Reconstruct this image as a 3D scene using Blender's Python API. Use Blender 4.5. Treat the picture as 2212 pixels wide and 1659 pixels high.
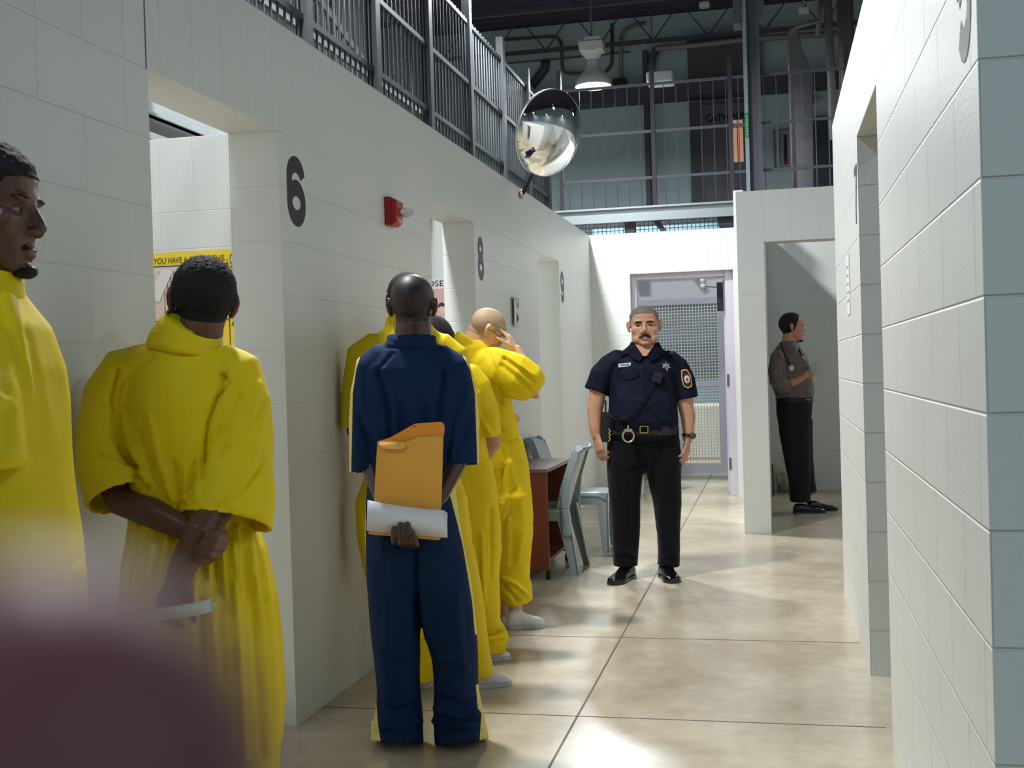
import bpy, bmesh, math, random
import numpy as np
from mathutils import Vector, Matrix, noise
random.seed(7); np.random.seed(7)
for o in list(bpy.data.objects): bpy.data.objects.remove(o)
SC = bpy.context.scene
COL = SC.collection

# ------------------------------------------------------------------ camera
FPX, YAW, PIT, ROL, CH = 2522.457, .2209, -.01219, -.02944, 1.30646
cF = Vector((-math.sin(YAW)*math.cos(PIT), math.cos(YAW)*math.cos(PIT), math.sin(PIT)))
_r = Vector((math.cos(YAW), math.sin(YAW), 0)); _u = _r.cross(cF)
cR = math.cos(ROL)*_r + math.sin(ROL)*_u
cU = -math.sin(ROL)*_r + math.cos(ROL)*_u
CAMP = Vector((0, 0, CH))
cd = bpy.data.cameras.new('camera'); cam = bpy.data.objects.new('camera', cd); COL.objects.link(cam)
M = Matrix((cR, cU, -cF)).transposed().to_4x4(); M.translation = CAMP; cam.matrix_world = M
cd.sensor_width = 36; cd.sensor_fit = 'HORIZONTAL'; cd.lens = FPX/2212*36
cd.clip_start = .004; cd.clip_end = 100
cd.dof.use_dof = True; cd.dof.focus_distance = 6.2; cd.dof.aperture_fstop = cd.lens/3.1
SC.camera = cam
def at(x, y, zc):            # a measured image point at a given distance -> place in the room
    return CAMP + (cF + cR*((x-1106)/FPX) - cU*((y-829.5)/FPX))*zc
def at_y(x, y, Y):
    d = cF + cR*((x-1106)/FPX) - cU*((y-829.5)/FPX); return CAMP + d*(Y/d.y)

# ------------------------------------------------------------------ light and view
SC.view_settings.view_transform = 'Standard'; SC.view_settings.look = 'None'
SC.view_settings.gamma = 1; SC.view_settings.use_curve_mapping = False
SC.view_settings.exposure = -.95
w = bpy.data.worlds.new('hall_air'); SC.world = w; w.use_nodes = True
w.node_tree.nodes['Background'].inputs[0].default_value = (.62, .80, 1, 1)
w.node_tree.nodes['Background'].inputs[1].default_value = .05
LAMP_Z = 4.93
LAMPS = [(-2.18, 15.0, 640, (.88, .96, 1)), (-2.3, 10.0, 560, (.95, .98, 1)), (-2.3, 4.9, 480, (.97, .98, 1)), (-2.3, -.4, 130, (.66, .85, 1)),
         (-2.3, -5.5, 150, (.66, .85, 1)), (3.6, 12.6, 140, (.9, .96, 1)), (3.4, 7.2, 24, (.7, .87, 1)), (4.6, .4, 150, (.66, .86, 1)), (3.4, -3.6, 62, (.42, .72, 1)),
         (8.5, 9.5, 50, (.9, .96, 1)), (8.5, 3.0, 45, (.9, .96, 1)), (8.5, -4.0, 60, (.6, .82, 1)), (.6, -7.5, 70, (.6, .82, 1))]

# ------------------------------------------------------------------ materials
def lin(c):
    return tuple(((v/255)/12.92 if v/255 <= .04045 else ((v/255+.055)/1.055)**2.4) for v in c) + (1,)
MATS = {}
def mat(name, rgb, rough=.6, metal=0, spec=.5, bump=0, bscale=60, var=0, vscale=4, emit=0, alpha=1, trans=0, coat=0, sheen=0, sss=0, ior=1.45):
    if name in MATS: return MATS[name]
    m = bpy.data.materials.new(name); m.use_nodes = True; nt = m.node_tree; b = nt.nodes['Principled BSDF']
    b.inputs['Base Color'].default_value = lin(rgb); b.inputs['Roughness'].default_value = rough
    b.inputs['Metallic'].default_value = metal; b.inputs['Specular IOR Level'].default_value = spec
    b.inputs['Coat Weight'].default_value = coat; b.inputs['Sheen Weight'].default_value = sheen
    b.inputs['IOR'].default_value = ior
    if sss: b.inputs['Subsurface Weight'].default_value = sss; b.inputs['Subsurface Radius'].default_value = (.01, .004, .002)
    if trans: b.inputs['Transmission Weight'].default_value = trans
    if alpha < 1: b.inputs['Alpha'].default_value = alpha
    if emit: b.inputs['Emission Color'].default_value = lin(rgb); b.inputs['Emission Strength'].default_value = emit
    tc = nt.nodes.new('ShaderNodeTexCoord')
    if var:
        n = nt.nodes.new('ShaderNodeTexNoise'); n.inputs['Scale'].default_value = vscale; n.inputs['Detail'].default_value = 6
        nt.links.new(tc.outputs['Object'], n.inputs['Vector'])
        mx = nt.nodes.new('ShaderNodeMixRGB'); mx.blend_type = 'MIX'
        c = lin(rgb); mx.inputs[1].default_value = tuple(v*(1-var) for v in c[:3])+(1,); mx.inputs[2].default_value = tuple(min(1, v*(1+var)) for v in c[:3])+(1,)
        nt.links.new(n.outputs['Fac'], mx.inputs[0]); nt.links.new(mx.outputs[0], b.inputs['Base Color'])
    if bump:
        n2 = nt.nodes.new('ShaderNodeTexNoise'); n2.inputs['Scale'].default_value = bscale; n2.inputs['Detail'].default_value = 4
        nt.links.new(tc.outputs['Object'], n2.inputs['Vector'])
        bp = nt.nodes.new('ShaderNodeBump'); bp.inputs['Strength'].default_value = 1; bp.inputs['Distance'].default_value = bump
        nt.links.new(n2.outputs['Fac'], bp.inputs['Height']); nt.links.new(bp.outputs[0], b.inputs['Normal'])
    MATS[name] = m; return m

def block_mat(name, rgb, bw=.4064, rh=.2032, off=.5, rough=.42, pit=.0016, js=.4):
    m = bpy.data.materials.new(name); m.use_nodes = True; nt = m.node_tree; b = nt.nodes['Principled BSDF']; L = nt.links.new
    uv = nt.nodes.new('ShaderNodeUVMap'); uv.uv_map = 'UVMap'
    br = nt.nodes.new('ShaderNodeTexBrick'); br.offset = off; br.offset_frequency = 2; br.squash = 1
    br.inputs['Scale'].default_value = 1; br.inputs['Brick Width'].default_value = bw; br.inputs['Row Height'].default_value = rh
    br.inputs['Mortar Size'].default_value = .0042; br.inputs['Mortar Smooth'].default_value = .9; br.inputs['Bias'].default_value = 0
    L(uv.outputs[0], br.inputs['Vector'])
    geo = nt.nodes.new('ShaderNodeTexCoord')
    n = nt.nodes.new('ShaderNodeTexNoise'); n.inputs['Scale'].default_value = 2.2; n.inputs['Detail'].default_value = 5; L(geo.outputs['Object'], n.inputs['Vector'])
    mx = nt.nodes.new('ShaderNodeMixRGB'); c = lin(rgb)
    mx.inputs[1].default_value = tuple(v*.95 for v in c[:3])+(1,); mx.inputs[2].default_value = tuple(min(1, v*1.04) for v in c[:3])+(1,)
    L(n.outputs['Fac'], mx.inputs[0]); L(mx.outputs[0], b.inputs['Base Color'])
    b.inputs['Roughness'].default_value = rough; b.inputs['Specular IOR Level'].default_value = .4
    # concave painted joints
    mp = nt.nodes.new('ShaderNodeMath'); mp.operation = 'MULTIPLY'; mp.inputs[1].default_value = -1.0; L(br.outputs['Fac'], mp.inputs[0])
    b1 = nt.nodes.new('ShaderNodeBump'); b1.inputs['Strength'].default_value = js; b1.inputs['Distance'].default_value = .004; L(mp.outputs[0], b1.inputs['Height'])
    v = nt.nodes.new('ShaderNodeTexNoise'); v.inputs['Scale'].default_value = 95; v.inputs['Detail'].default_value = 3; L(geo.outputs['Object'], v.inputs['Vector'])
    b2 = nt.nodes.new('ShaderNodeBump'); b2.inputs['Strength'].default_value = .5; b2.inputs['Distance'].default_value = pit; L(v.outputs['Fac'], b2.inputs['Height'])
    L(b1.outputs[0], b2.inputs['Normal']); L(b2.outputs[0], b.inputs['Normal'])
    MATS[name] = m; return m
WALL = (217, 219, 215)
mBlock = block_mat('painted_block', WALL)
mLintel = block_mat('painted_block_lintel', WALL, bw=.2032, rh=.4064, off=0)
mBlockR = block_mat('painted_block_deep_joint', WALL, js=.95, pit=.0022)
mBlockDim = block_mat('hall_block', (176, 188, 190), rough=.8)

def floor_mat():
    m = bpy.data.materials.new('polished_concrete'); m.use_nodes = True; nt = m.node_tree; b = nt.nodes['Principled BSDF']; L = nt.links.new
    tc = nt.nodes.new('ShaderNodeTexCoord')
    n = nt.nodes.new('ShaderNodeTexNoise'); n.inputs['Scale'].default_value = 1.6; n.inputs['Detail'].default_value = 9; n.inputs['Roughness'].default_value = .62
    L(tc.outputs['Object'], n.inputs['Vector'])
    r = nt.nodes.new('ShaderNodeValToRGB'); L(n.outputs['Fac'], r.inputs[0])
    r.color_ramp.elements[0].position = .3; r.color_ramp.elements[0].color = lin((166, 148, 118))
    r.color_ramp.elements[1].position = .7; r.color_ramp.elements[1].color = lin((212, 199, 173))
    n3 = nt.nodes.new('ShaderNodeTexNoise'); n3.inputs['Scale'].default_value = 14; n3.inputs['Detail'].default_value = 4; L(tc.outputs['Object'], n3.inputs['Vector'])
    mx = nt.nodes.new('ShaderNodeMixRGB'); mx.blend_type = 'MULTIPLY'; mx.inputs[0].default_value = .35; L(r.outputs[0], mx.inputs[1]); L(n3.outputs['Fac'], mx.inputs[2])
    g = nt.nodes.new('ShaderNodeGamma'); g.inputs[1].default_value = .8; L(mx.outputs[0], g.inputs[0])
    L(g.outputs[0], b.inputs['Base Color'])
    n2 = nt.nodes.new('ShaderNodeTexNoise'); n2.inputs['Scale'].default_value = 3; n2.inputs['Detail'].default_value = 5; L(tc.outputs['Object'], n2.inputs['Vector'])
    mr = nt.nodes.new('ShaderNodeMapRange'); mr.inputs[3].default_value = .13; mr.inputs[4].default_value = .33; L(n2.outputs['Fac'], mr.inputs[0]); L(mr.outputs[0], b.inputs['Roughness'])
    b.inputs['Specular IOR Level'].default_value = .55
    b3 = nt.nodes.new('ShaderNodeBump'); b3.inputs['Distance'].default_value = .0012; b3.inputs['Strength'].default_value = .25; L(n2.outputs['Fac'], b3.inputs['Height']); L(b3.outputs[0], b.inputs['Normal'])
    MATS['floor'] = m; return m
mFloor = floor_mat()
mSeam = mat('seam_filler', (112, 100, 88), .7)
mSteel = mat('grey_painted_steel', (98, 100, 110), .5)
mSteelDk = mat('dark_steel', (70, 68, 76), .6)
mGalv = mat('galvanised_channel', (168, 178, 180), .38, .4)
mBlack = mat('black_paint', (22, 20, 26), .55)
mStencil = mat('stencil_black', (30, 24, 40), .55, bump=.0006, bscale=200)
mStencilGrey = mat('stencil_faded', (96, 88, 104), .6)

# ------------------------------------------------------------------ object helpers
def link(name, me, m, parent=None):
    o = bpy.data.objects.new(name, me); COL.objects.link(o)
    if m is not None:
        for k in (m if isinstance(m, (list, tuple)) else [m]): me.materials.append(k)
    if parent is not None: o.parent = parent
    return o
def tag(o, label=None, cat=None, group=None, kind=None):
    if label: o['label'] = label
    if cat: o['category'] = cat
    if group: o['group'] = group
    if kind: o['kind'] = kind
    return o
def thing(name, label, cat, loc=(0, 0, 0), rz=0, group=None):
    o = bpy.data.objects.new(name, None); COL.objects.link(o); o.location = loc; o.rotation_euler = (0, 0, rz)
    o.empty_display_size = .1
    return tag(o, label, cat, group)
def put(child, root):         # child built in room coordinates, parented to a root that has been moved
    child.parent = root
    bpy.context.view_layer.update()
    child.matrix_parent_inverse = root.matrix_world.inverted()
    return child
def mesh(name, verts, faces, smooth=False):
    me = bpy.data.meshes.new(name); me.from_pydata([tuple(v) for v in verts], [], [tuple(f) for f in faces]); me.update()
    if smooth: me.polygons.foreach_set('use_smooth', [True]*len(me.polygons))
    return me
class MB:                      # collects shapes for ONE part
    def __init__(s): s.v = []; s.f = []
    def box(s, x0, x1, y0, y1, z0, z1):
        n = len(s.v); s.v += [(x, y, z) for z in (z0, z1) for x, y in ((x0, y0), (x1, y0), (x1, y1), (x0, y1))]
        s.f += [tuple(n+i for i in q) for q in ((0, 3, 2, 1), (4, 5, 6, 7), (0, 1, 5, 4), (1, 2, 6, 5), (2, 3, 7, 6), (3, 0, 4, 7))]; return s
    def bar(s, a, b, w, d, up=(0, 0, 1)):      # rectangular bar from a to b
        a, b = Vector(a), Vector(b); t = (b-a).normalized(); up = Vector(up)
        if abs(t.dot(up)) > .98: up = Vector((0, 1, 0)) if abs(t.y) < .9 else Vector((1, 0, 0))
        u = t.cross(up).normalized(); v = u.cross(t)
        n = len(s.v)
        for p in (a, b):
            for i, j in ((-1, -1), (1, -1), (1, 1), (-1, 1)): s.v.append(p+u*(w/2*i)+v*(d/2*j))
        s.f += [tuple(n+i for i in q) for q in ((0, 1, 2, 3), (7, 6, 5, 4), (0, 4, 5, 1), (1, 5, 6, 2), (2, 6, 7, 3), (3, 7, 4, 0))]; return s
    def tube(s, pts, r, seg=10, caps=True):
        pts = [Vector(p) for p in pts]; n0 = len(s.v); k = len(pts)
        rr = r if isinstance(r, (list, tuple)) else [r]*k
        u = None
        for i, p in enumerate(pts):
            t = (pts[min(i+1, k-1)]-pts[max(i-1, 0)]).normalized()
            if u is None:
                a = Vector((0, 0, 1)) if abs(t.z) < .9 else Vector((1, 0, 0)); u = t.cross(a).normalized()
            else: u = (u-t*u.dot(t)).normalized()
            v = t.cross(u)
            for j in range(seg):
                an = 2*math.pi*j/seg; s.v.append(p+u*(rr[i]*math.cos(an))+v*(rr[i]*math.sin(an)))
        for i in range(k-1):
            for j in range(seg):
                a = n0+i*seg+j; b = n0+i*seg+(j+1) % seg; s.f.append((a, b, b+seg, a+seg))
        if caps:
            s.f.append(tuple(n0+j for j in range(seg))[::-1]); s.f.append(tuple(n0+(k-1)*seg+j for j in range(seg)))
        return s
    def lathe(s, prof, o=(0, 0, 0), seg=32, axis=None):   # prof = (radius, height)
        n0 = len(s.v); o = Vector(o); k = len(prof)
        ax = Vector(axis).normalized() if axis else Vector((0, 0, 1))
        a = Vector((1, 0, 0)) if abs(ax.x) < .9 else Vector((0, 1, 0)); u = ax.cross(a).normalized(); v = ax.cross(u)
        for r, h in prof:
            for j in range(seg):
                an = 2*math.pi*j/seg; s.v.append(o+ax*h+u*(r*math.cos(an))+v*(r*math.sin(an)))
        for i in range(k-1):
            for j in range(seg):
                p = n0+i*seg+j; q = n0+i*seg+(j+1) % seg; s.f.append((p, q, q+seg, p+seg))
        return s
    def ball(s, c, r, seg=16, rings=10, sc=(1, 1, 1)):
        c = Vector(c); n0 = len(s.v)
        for i in range(rings+1):
            th = math.pi*i/rings
            for j in range(seg):
                ph = 2*math.pi*j/seg; s.v.append(c+Vector((sc[0]*r*math.sin(th)*math.cos(ph), sc[1]*r*math.sin(th)*math.sin(ph), sc[2]*r*math.cos(th))))
        for i in range(rings):
            for j in range(seg):
                p = n0+i*seg+j; q = n0+i*seg+(j+1) % seg; s.f.append((p, p+seg, q+seg, q))
        return s
    def poly(s, pts): n = len(s.v); s.v += [Vector(p) for p in pts]; s.f.append(tuple(range(n, n+len(pts)))); return s
    def prism(s, pts, d):       # closed outline pts extruded by vector d
        n = len(s.v); k = len(pts); d = Vector(d); s.v += [Vector(p) for p in pts]+[Vector(p)+d for p in pts]
        s.f.append(tuple(range(n, n+k))); s.f.append(tuple(range(n+2*k-1, n+k-1, -1)))
        for i in range(k): j = (i+1) % k; s.f.append((n+i, n+k+i, n+k+j, n+j))
        return s
    def build(s, name, m, parent=None, smooth=False, bevel=0, bseg=2, angle=None):
        me = mesh(name, s.v, s.f, smooth)
        bm = bmesh.new(); bm.from_mesh(me); bmesh.ops.remove_doubles(bm, verts=bm.verts, dist=1e-6) if smooth else None
        bmesh.ops.recalc_face_normals(bm, faces=bm.faces); bm.to_mesh(me); bm.free()
        o = link(name, me, m, parent)
        if bevel:
            b = o.modifiers.new('bevel', 'BEVEL'); b.width = bevel; b.segments = bseg; b.limit_method = 'ANGLE'; b.angle_limit = .6
            me.polygons.foreach_set('use_smooth', [True]*len(me.polygons)) if bseg > 1 else None
            if bseg > 1:
                wn = o.modifiers.new('wn', 'WEIGHTED_NORMAL'); wn.keep_sharp = True
        return o

def wall(name, boxes, mats=None, uoff=0.0, yo=None):
    """block wall from boxes with metre UVs; above the door heads the taller lintel block is used"""
    mats = mats or [mBlock, mLintel]
    me = bpy.data.meshes.new(name); bm = bmesh.new(); uvl = bm.loops.layers.uv.new('UVMap')
    HZ = 2.2212
    sp = []
    for (x0, x1, y0, y1, z0, z1) in boxes:
        if len(mats) > 1 and z0 < HZ-.01 and z1 > HZ+.01: sp += [(x0, x1, y0, y1, z0, HZ), (x0, x1, y0, y1, HZ, z1)]
        else: sp.append((x0, x1, y0, y1, z0, z1))
    for (x0, x1, y0, y1, z0, z1) in sp:
        vs = [bm.verts.new((x, y, z)) for z in (z0, z1) for x, y in ((x0, y0), (x1, y0), (x1, y1), (x0, y1))]
        for q in ((0, 3, 2, 1), (4, 5, 6, 7), (0, 1, 5, 4), (1, 2, 6, 5), (2, 3, 7, 6), (3, 0, 4, 7)):
            f = bm.faces.new([vs[i] for i in q]); f.normal_update(); n = f.normal
            top = (z0+z1)/2 > HZ and len(mats) > 1
            f.material_index = 1 if top else 0
            for l in f.loops:
                c = l.vert.co
                if abs(n.x) > .5: u, v = c.y-1.32+uoff, c.z+.014
                elif abs(n.y) > .5: u, v = c.x+(uoff+.1 if yo is None else yo), c.z+.014
                else: u, v = c.x, c.y
                if top: v -= HZ+.014-.4064*5; u -= .0
                l[uvl].uv = (u+40.64, v+.2032*2 if not top else v)
    bm.to_mesh(me); bm.free()
    return tag(link(name, me, mats), kind='structure')
def text_part(name, s, org, ux, uy, w, h, m, parent=None, bold=0.0, depth=.001, fitw=True):
    """lettering fitted in a box: org = lower left corner, ux / uy = unit directions"""
    cu = bpy.data.curves.new(name, 'FONT'); cu.body = s; cu.size = 1; cu.offset = bold; cu.resolution_u = 6
    o = bpy.data.objects.new(name, cu); COL.objects.link(o); dg = bpy.context.evaluated_depsgraph_get()
    me = bpy.data.meshes.new_from_object(o.evaluated_get(dg)); bpy.data.objects.remove(o); bpy.data.curves.remove(cu)
    P = np.array([v.co[:] for v in me.vertices]); lo = P.min(0); hi = P.max(0)
    org, ux, uy = Vector(org), Vector(ux).normalized(), Vector(uy).normalized(); nz = ux.cross(uy)
    sx = w/(hi[0]-lo[0]); sy = h/(hi[1]-lo[1])
    for v, p in zip(me.vertices, P): v.co = org+ux*((p[0]-lo[0])*sx)+uy*((p[1]-lo[1])*sy)
    me.update()
    ob = link(name, me, m, parent)
    so = ob.modifiers.new('thick', 'SOLIDIFY'); so.thickness = depth; so.offset = 0
    return ob

# ------------------------------------------------------------------ the setting
XL, XR, HT, HD = -1.771, .356, 2.628, 2.2212
OPEN = [(3.127, 4.05), (6.009, 6.943), (8.913, 9.846)]
tag(MB().box(-12, 12, -12, 21, -.1, 0).build('floor', mFloor), kind='structure')
sm = MB()
sm.box(-.757, -.749, -12, 14.1, -.001, .0012)
for y in (-3.37, -2.09, -.81, .47, 1.75, 3.025, 4.305, 5.585, 9.62): sm.box(-1.769, .354 if not 6.9 < y < 9 else 3, y-.0028, y+.0028, -.001, .0012)
tag(sm.build('trim_1', mSeam), kind='structure')
bx = []; y = -9.0
for a, b in OPEN: bx.append((XL-.2, XL, y, a, 0, HT)); bx.append((XL-.2, XL, a, b, HD, HT)); y = b
bx.append((XL-.2, XL, y, 11.8, 0, HT))
wall('wall_left', bx, uoff=.15, yo=.142)
tag(MB().box(XL-.0, XL+.0006, 3.117, 3.124, 2.22, HT).build('trim_2', mSeam), kind='structure')
wall('wall_end', [(XL, -1.374, 11.6, 11.8, 0, HT), (-1.374, -.366, 11.6, 11.8, HD, HT), (-.366, -.255, 11.6, 11.8, 0, HT)], uoff=.1)
wall('wall_partition', [(-.25, -.05, 9.284, 12.2, 0, HT)])
wall('wall_back', [(-.25, 3.2, 12.2, 12.4, 0, HT)])
wall('wall_middle', [(-.25, -.05, 9.084, 9.284, 0, 2.612), (-.05, .865, 9.084, 9.284, HD, 2.612), (.865, 3.2, 9.084, 9.284, 0, 2.612)], yo=.25)
wall('wall_high', [(-.345, -.25, 11.62, 11.8, 0, 2.99)])
wall('wall_right', [(XR, XR+.2, 2.145, 4.077, 0, HT), (XR, XR+.2, 4.077, 5.0, HD, HT), (XR, XR+.2, 5.0, 6.854, 0, HT)], [mBlockR, mLintel], uoff=.32, yo=.2536)
wall('wall_right_return', [(XR+.2, 3.2, 2.145, 2.345, 0, HT)], [mBlockR, mLintel], uoff=.3, yo=.2536)
wall('wall_right_far', [(XR+.2, 3.2, 6.654, 6.854, 0, HT)])
wall('wall_right_outer', [(3.2, 3.4, 2.145, 12.4, 0, HT)])
wall('wall_cell_divider', [(-4.4, XL-.2, 5.85, 6.0, 0, HT)], uoff=.12)
wall('wall_cell_far_divider', [(-4.4, XL-.2, 8.75, 8.9, 0, HT)])
wall('wall_cell_near', [(-4.4, XL-.2, 2.9, 3.05, 0, HT)])
wall('wall_cell_back', [(-4.6, -4.4, -9, 11.8, 0, HT)])
wall('wall_cell_end', [(-4.4, XL-.2, 11.65, 11.8, 0, HT)])
# big hall around it
H2 = 7.25
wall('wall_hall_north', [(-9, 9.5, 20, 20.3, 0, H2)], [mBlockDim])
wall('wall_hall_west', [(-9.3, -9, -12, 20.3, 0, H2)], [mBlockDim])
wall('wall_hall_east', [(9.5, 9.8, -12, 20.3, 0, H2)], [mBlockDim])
wall('wall_hall_south', [(-9, 9.5, -12.3, -12, 0, H2)], [mBlock, mLintel])
tag(MB().box(-9, 9.5, -11.99, -11.97, 1.55, 1.64).build('trim_3', mat('red_stripe', (190, 50, 40), .5)), kind='structure')
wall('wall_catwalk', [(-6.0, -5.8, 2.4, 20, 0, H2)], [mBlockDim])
dk = MB()                                     # corrugated roof deck
yy = -12.0; n = 0
pts = []
while yy < 20.3:
    pts += [(yy, H2+.09), (yy+.09, H2+.09), (yy+.12, H2+.02), (yy+.2, H2+.02)]; yy += .24
pts.append((20.3, H2+.09))
nv = len(dk.v)
for (py, pz) in pts: dk.v += [(-9.3, py, pz), (9.8, py, pz)]
for i in range(len(pts)-1): dk.f.append((2*i, 2*i+1, 2*i+3, 2*i+2))
tag(dk.build('ceiling', mat('roof_deck', (62, 58, 78), .7)), kind='structure')
# ------------------------------------------------------------------ lamps
mShade = mat('lamp_shade_white', (205, 208, 205), .4)
mHouse = mat('lamp_housing', (200, 202, 195), .5)
mGlow = mat('lamp_glow', (235, 245, 255), .4, emit=9)
def lamp_parts(root):
    s = MB().lathe([(.235, 0), (.232, .02), (.218, .07), (.175, .14), (.12, .2), (.085, .26), (.07, .31), (.068, .34), (.0, .34)])
    s.lathe([(.228, .0), (.225, .02), (.21, .07), (.168, .135), (.114, .195), (.0, .2)])
    s.build('lamp_shade', mShade, root, smooth=True)
    h = MB().lathe([(.07, .34), (.13, .41), (.15, .44)], seg=8); h.box(-.15, .15, -.13, .13, .44, .56); h.box(-.09, .12, -.1, .1, .56, .62)
    h.box(-.17, -.1, -.06, .06, .5, .6)
    h.build('ballast_housing', mHouse, root, bevel=.008)
    MB().tube([(0, 0, .6), (0, 0, H2-LAMP_Z)], .011, 8).build('conduit_stem', mSteel, root)
    MB().lathe([(0, -.001), (.15, -.004), (.224, .012)], seg=32).build('lens', mGlow, root, smooth=True)
def copy_tree(o, parent=None):
    c = o.copy(); COL.objects.link(c); c.parent = parent
    for ch in o.children: copy_tree(ch, c)
    return c
lp0 = None
for i, (x, y, pw, colr) in enumerate(LAMPS):
    if lp0 is None:
        r = lp0 = thing('high_bay_lamp', 'white bell-shaped high-bay lamp hanging lit above the far end of the corridor', 'lamp', (x, y, LAMP_Z), group='high-bay lamps over the hall'); lamp_parts(r)
    else:
        r = copy_tree(lp0); r.location = (x, y, LAMP_Z)
        r['label'] = 'lit high-bay lamp out of direct view over the hall'
    ld = bpy.data.lights.new('bay_light', 'AREA'); ld.shape = 'DISK'; ld.size = .4; ld.energy = pw; ld.color = colr
    lo = bpy.data.objects.new('bay_light', ld); COL.objects.link(lo); lo.location = (x, y, LAMP_Z-.03)
    gd = bpy.data.lights.new('bay_fill', 'POINT'); gd.shadow_soft_size = .12; gd.energy = pw*.08; gd.color = colr  # added point fill below each lamp, brightens the upper hall
    go = bpy.data.objects.new('bay_fill', gd); COL.objects.link(go); go.location = (x, y, LAMP_Z-.16)

# ------------------------------------------------------------------ roof steel, pipes, far hall
def truss(y, nm):
    t = thing('roof_joist', nm, 'roof joist', (0, y, 0))
    MB().box(-9, 9.5, y-.05, y+.05, H2-.02, H2+.02).build('top_chord', mSteelDk, None)
    put(bpy.data.objects[-1] if False else COL.objects[-1], t)
    b = MB(); b.box(-9, 9.5, y-.04, y+.04, H2-.62, H2-.56); put(b.build('bottom_chord', mSteelDk), t)
    wb = MB(); x = -9
    while x < 9: wb.tube([(x, y, H2-.59), (x+.45, y, H2), (x+.9, y, H2-.59)], .014, 6); x += .9
    put(wb.build('web_bracing', mSteelDk), t)
for y, s in ((19.4, 'dark steel roof joist along the far wall of the hall'), (17.2, 'dark steel roof joist just in front of the far wall'), (14.6, 'dark roof joist above the hanging lamp'),
          (8.0, 'dark roof joist above the mirror, out of direct view'), (2.0, 'dark roof joist above the entrance, seen only in the mirror'), (-4.0, 'dark roof joist behind the viewer, seen only in the mirror')): truss(y, s)

mPipe = mat('grey_pipe', (126, 120, 122), .45)
mPipeBr = mat('brown_conduit', (96, 84, 78), .5)
def pipe(nm, label, cat, pts, r, m, Y=19.85, seg=8):
    P = [at_y(x, y, Y) if not isinstance(x, Vector) else x for x, y in pts]
    # rounded corners
    Q = [P[0]]
    for i in range(1, len(P)-1):
        a, b, c = P[i-1], P[i], P[i+1]; k = min(.18, (b-a).length*.4, (c-b).length*.4)
        p0 = b+(a-b).normalized()*k; p1 = b+(c-b).normalized()*k
        for t in (0, .25, .5, .75, 1): Q.append(p0*(1-t)**2+b*(2*t*(1-t))+p1*t*t)
    Q.append(P[-1])
    return tag(MB().tube(Q, r, seg).build(nm, m, smooth=True), label, cat)
pipe('conduit', 'thin brown conduit stepping down the far wall left of the lamp', 'conduit', [(1085, 86), (1212, 78), (1215, 160), (1262, 158)], .028, mPipeBr)
pipe('conduit', 'brown conduit dropping from the ceiling right of the lamp', 'conduit', [(1322, 52), (1322, 140), (1308, 156)], .028, mPipeBr, 19.97)
pipe('pipe', 'grey pipe curving from ceiling height down behind the lamp', 'pipe', [(1395, 50), (1360, 58), (1341, 76), (1341, 172)], .035, mPipe)
pipe('sprinkler_pipe', 'long grey pipe crossing the far wall high above the catwalk door', 'pipe', [(1415, 105), (1500, 98), (1620, 84), (1842, 70)], .05, mPipe, 19.6)
pipe('conduit', 'thin dark conduit running level across the far wall behind the lamp', 'conduit', [(1085, 138), (1200, 128), (1362, 112)], .015, mPipeBr, 19.9)
pipe('elbow_pipe', 'grey pipe with an elbow rising in front of the tapered column', 'pipe', [(1717, 409), (1704, 62), (1770, 45)], .028, mPipe, 14.4)
pipe('vertical_pipe', 'slim vertical pipe rising just left of the right-hand wall', 'pipe', [(1802, 300), (1787, -10)], .05, mPipe, 14.6)
pipe('round_duct', 'thick round grey duct leaning up beside the right-hand wall', 'duct', [(1834, 260), (1824, -10)], .1, mPipe, 15, 16)
pipe('steel_brace', 'slanted pale brace hanging from the roof beside the slim pipe', 'brace', [(1766, 76), (1774, -10)], .03, mPipe, 14.8)
pipe('duct_stub', 'short dark pipe bent against the wall left of the mirror', 'pipe', [(1148, 186), (1178, 148), (1178, 132)], .08, mSteelDk, 19.93)
pipe('wall_bracket', 'dark elbow bracket on the far wall behind the white box', 'bracket', [(1402, 172), (1408, 125), (1420, 105)], .06, mSteelDk, 19.7)
# tapered column
c = MB(); Yc = 15.4
pl = [at_y(x, y, Yc) for x, y in ((1716, 409), (1706, 62), (1722, 54), (1732, 100), (1756, 160), (1758, 407))]
c.prism([Vector((p.x, Yc, p.z)) for p in pl], (0, .4, 0)); tag(c.build('tapered_column', mat('column_paint', (124, 122, 128), .7), bevel=.01), 'wide grey column, narrower at its top, behind the elbow pipe', 'column')
# H column in front of the far wall
t = thing('steel_column', 'tall light grey steel column with a green sticker above the middle wall', 'column', (-.21, 13.9, 0))
p0 = at_y(1630, 409, 13.9); x = p0.x
MB().box(x-.09, x-.045, 13.8, 14.0, 0, H2).build('flange', mat('column_edge', (158, 176, 184), .4), None); put(COL.objects[-1], t)
put(MB().box(x-.045, x+.06, 13.88, 13.92, 0, H2).build('web', mSteel), t)
put(MB().box(x+.06, x+.1, 13.8, 14.0, 0, H2).build('flange', mSteel), t)
q = at_y(1604, 48, 13.9); hz = q.z
cp = MB(); cp.box(x-.19, x-.1, 13.75, 14.05, hz-.05, H2); cp.box(x+.1, x+.16, 13.75, 14.05, hz, H2); put(cp.build('head_plate', mSteel), t)
g0 = at_y(1620, 296, 13.79)
st = MB().box(x-.088, x-.047, 13.795, 13.799, g0.z, g0.z+.28).build('green_sticker', mat('green_sticker', (20, 150, 95), .5)); put(st, t); st['label'] = 'green sticker with white vertical writing'
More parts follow.
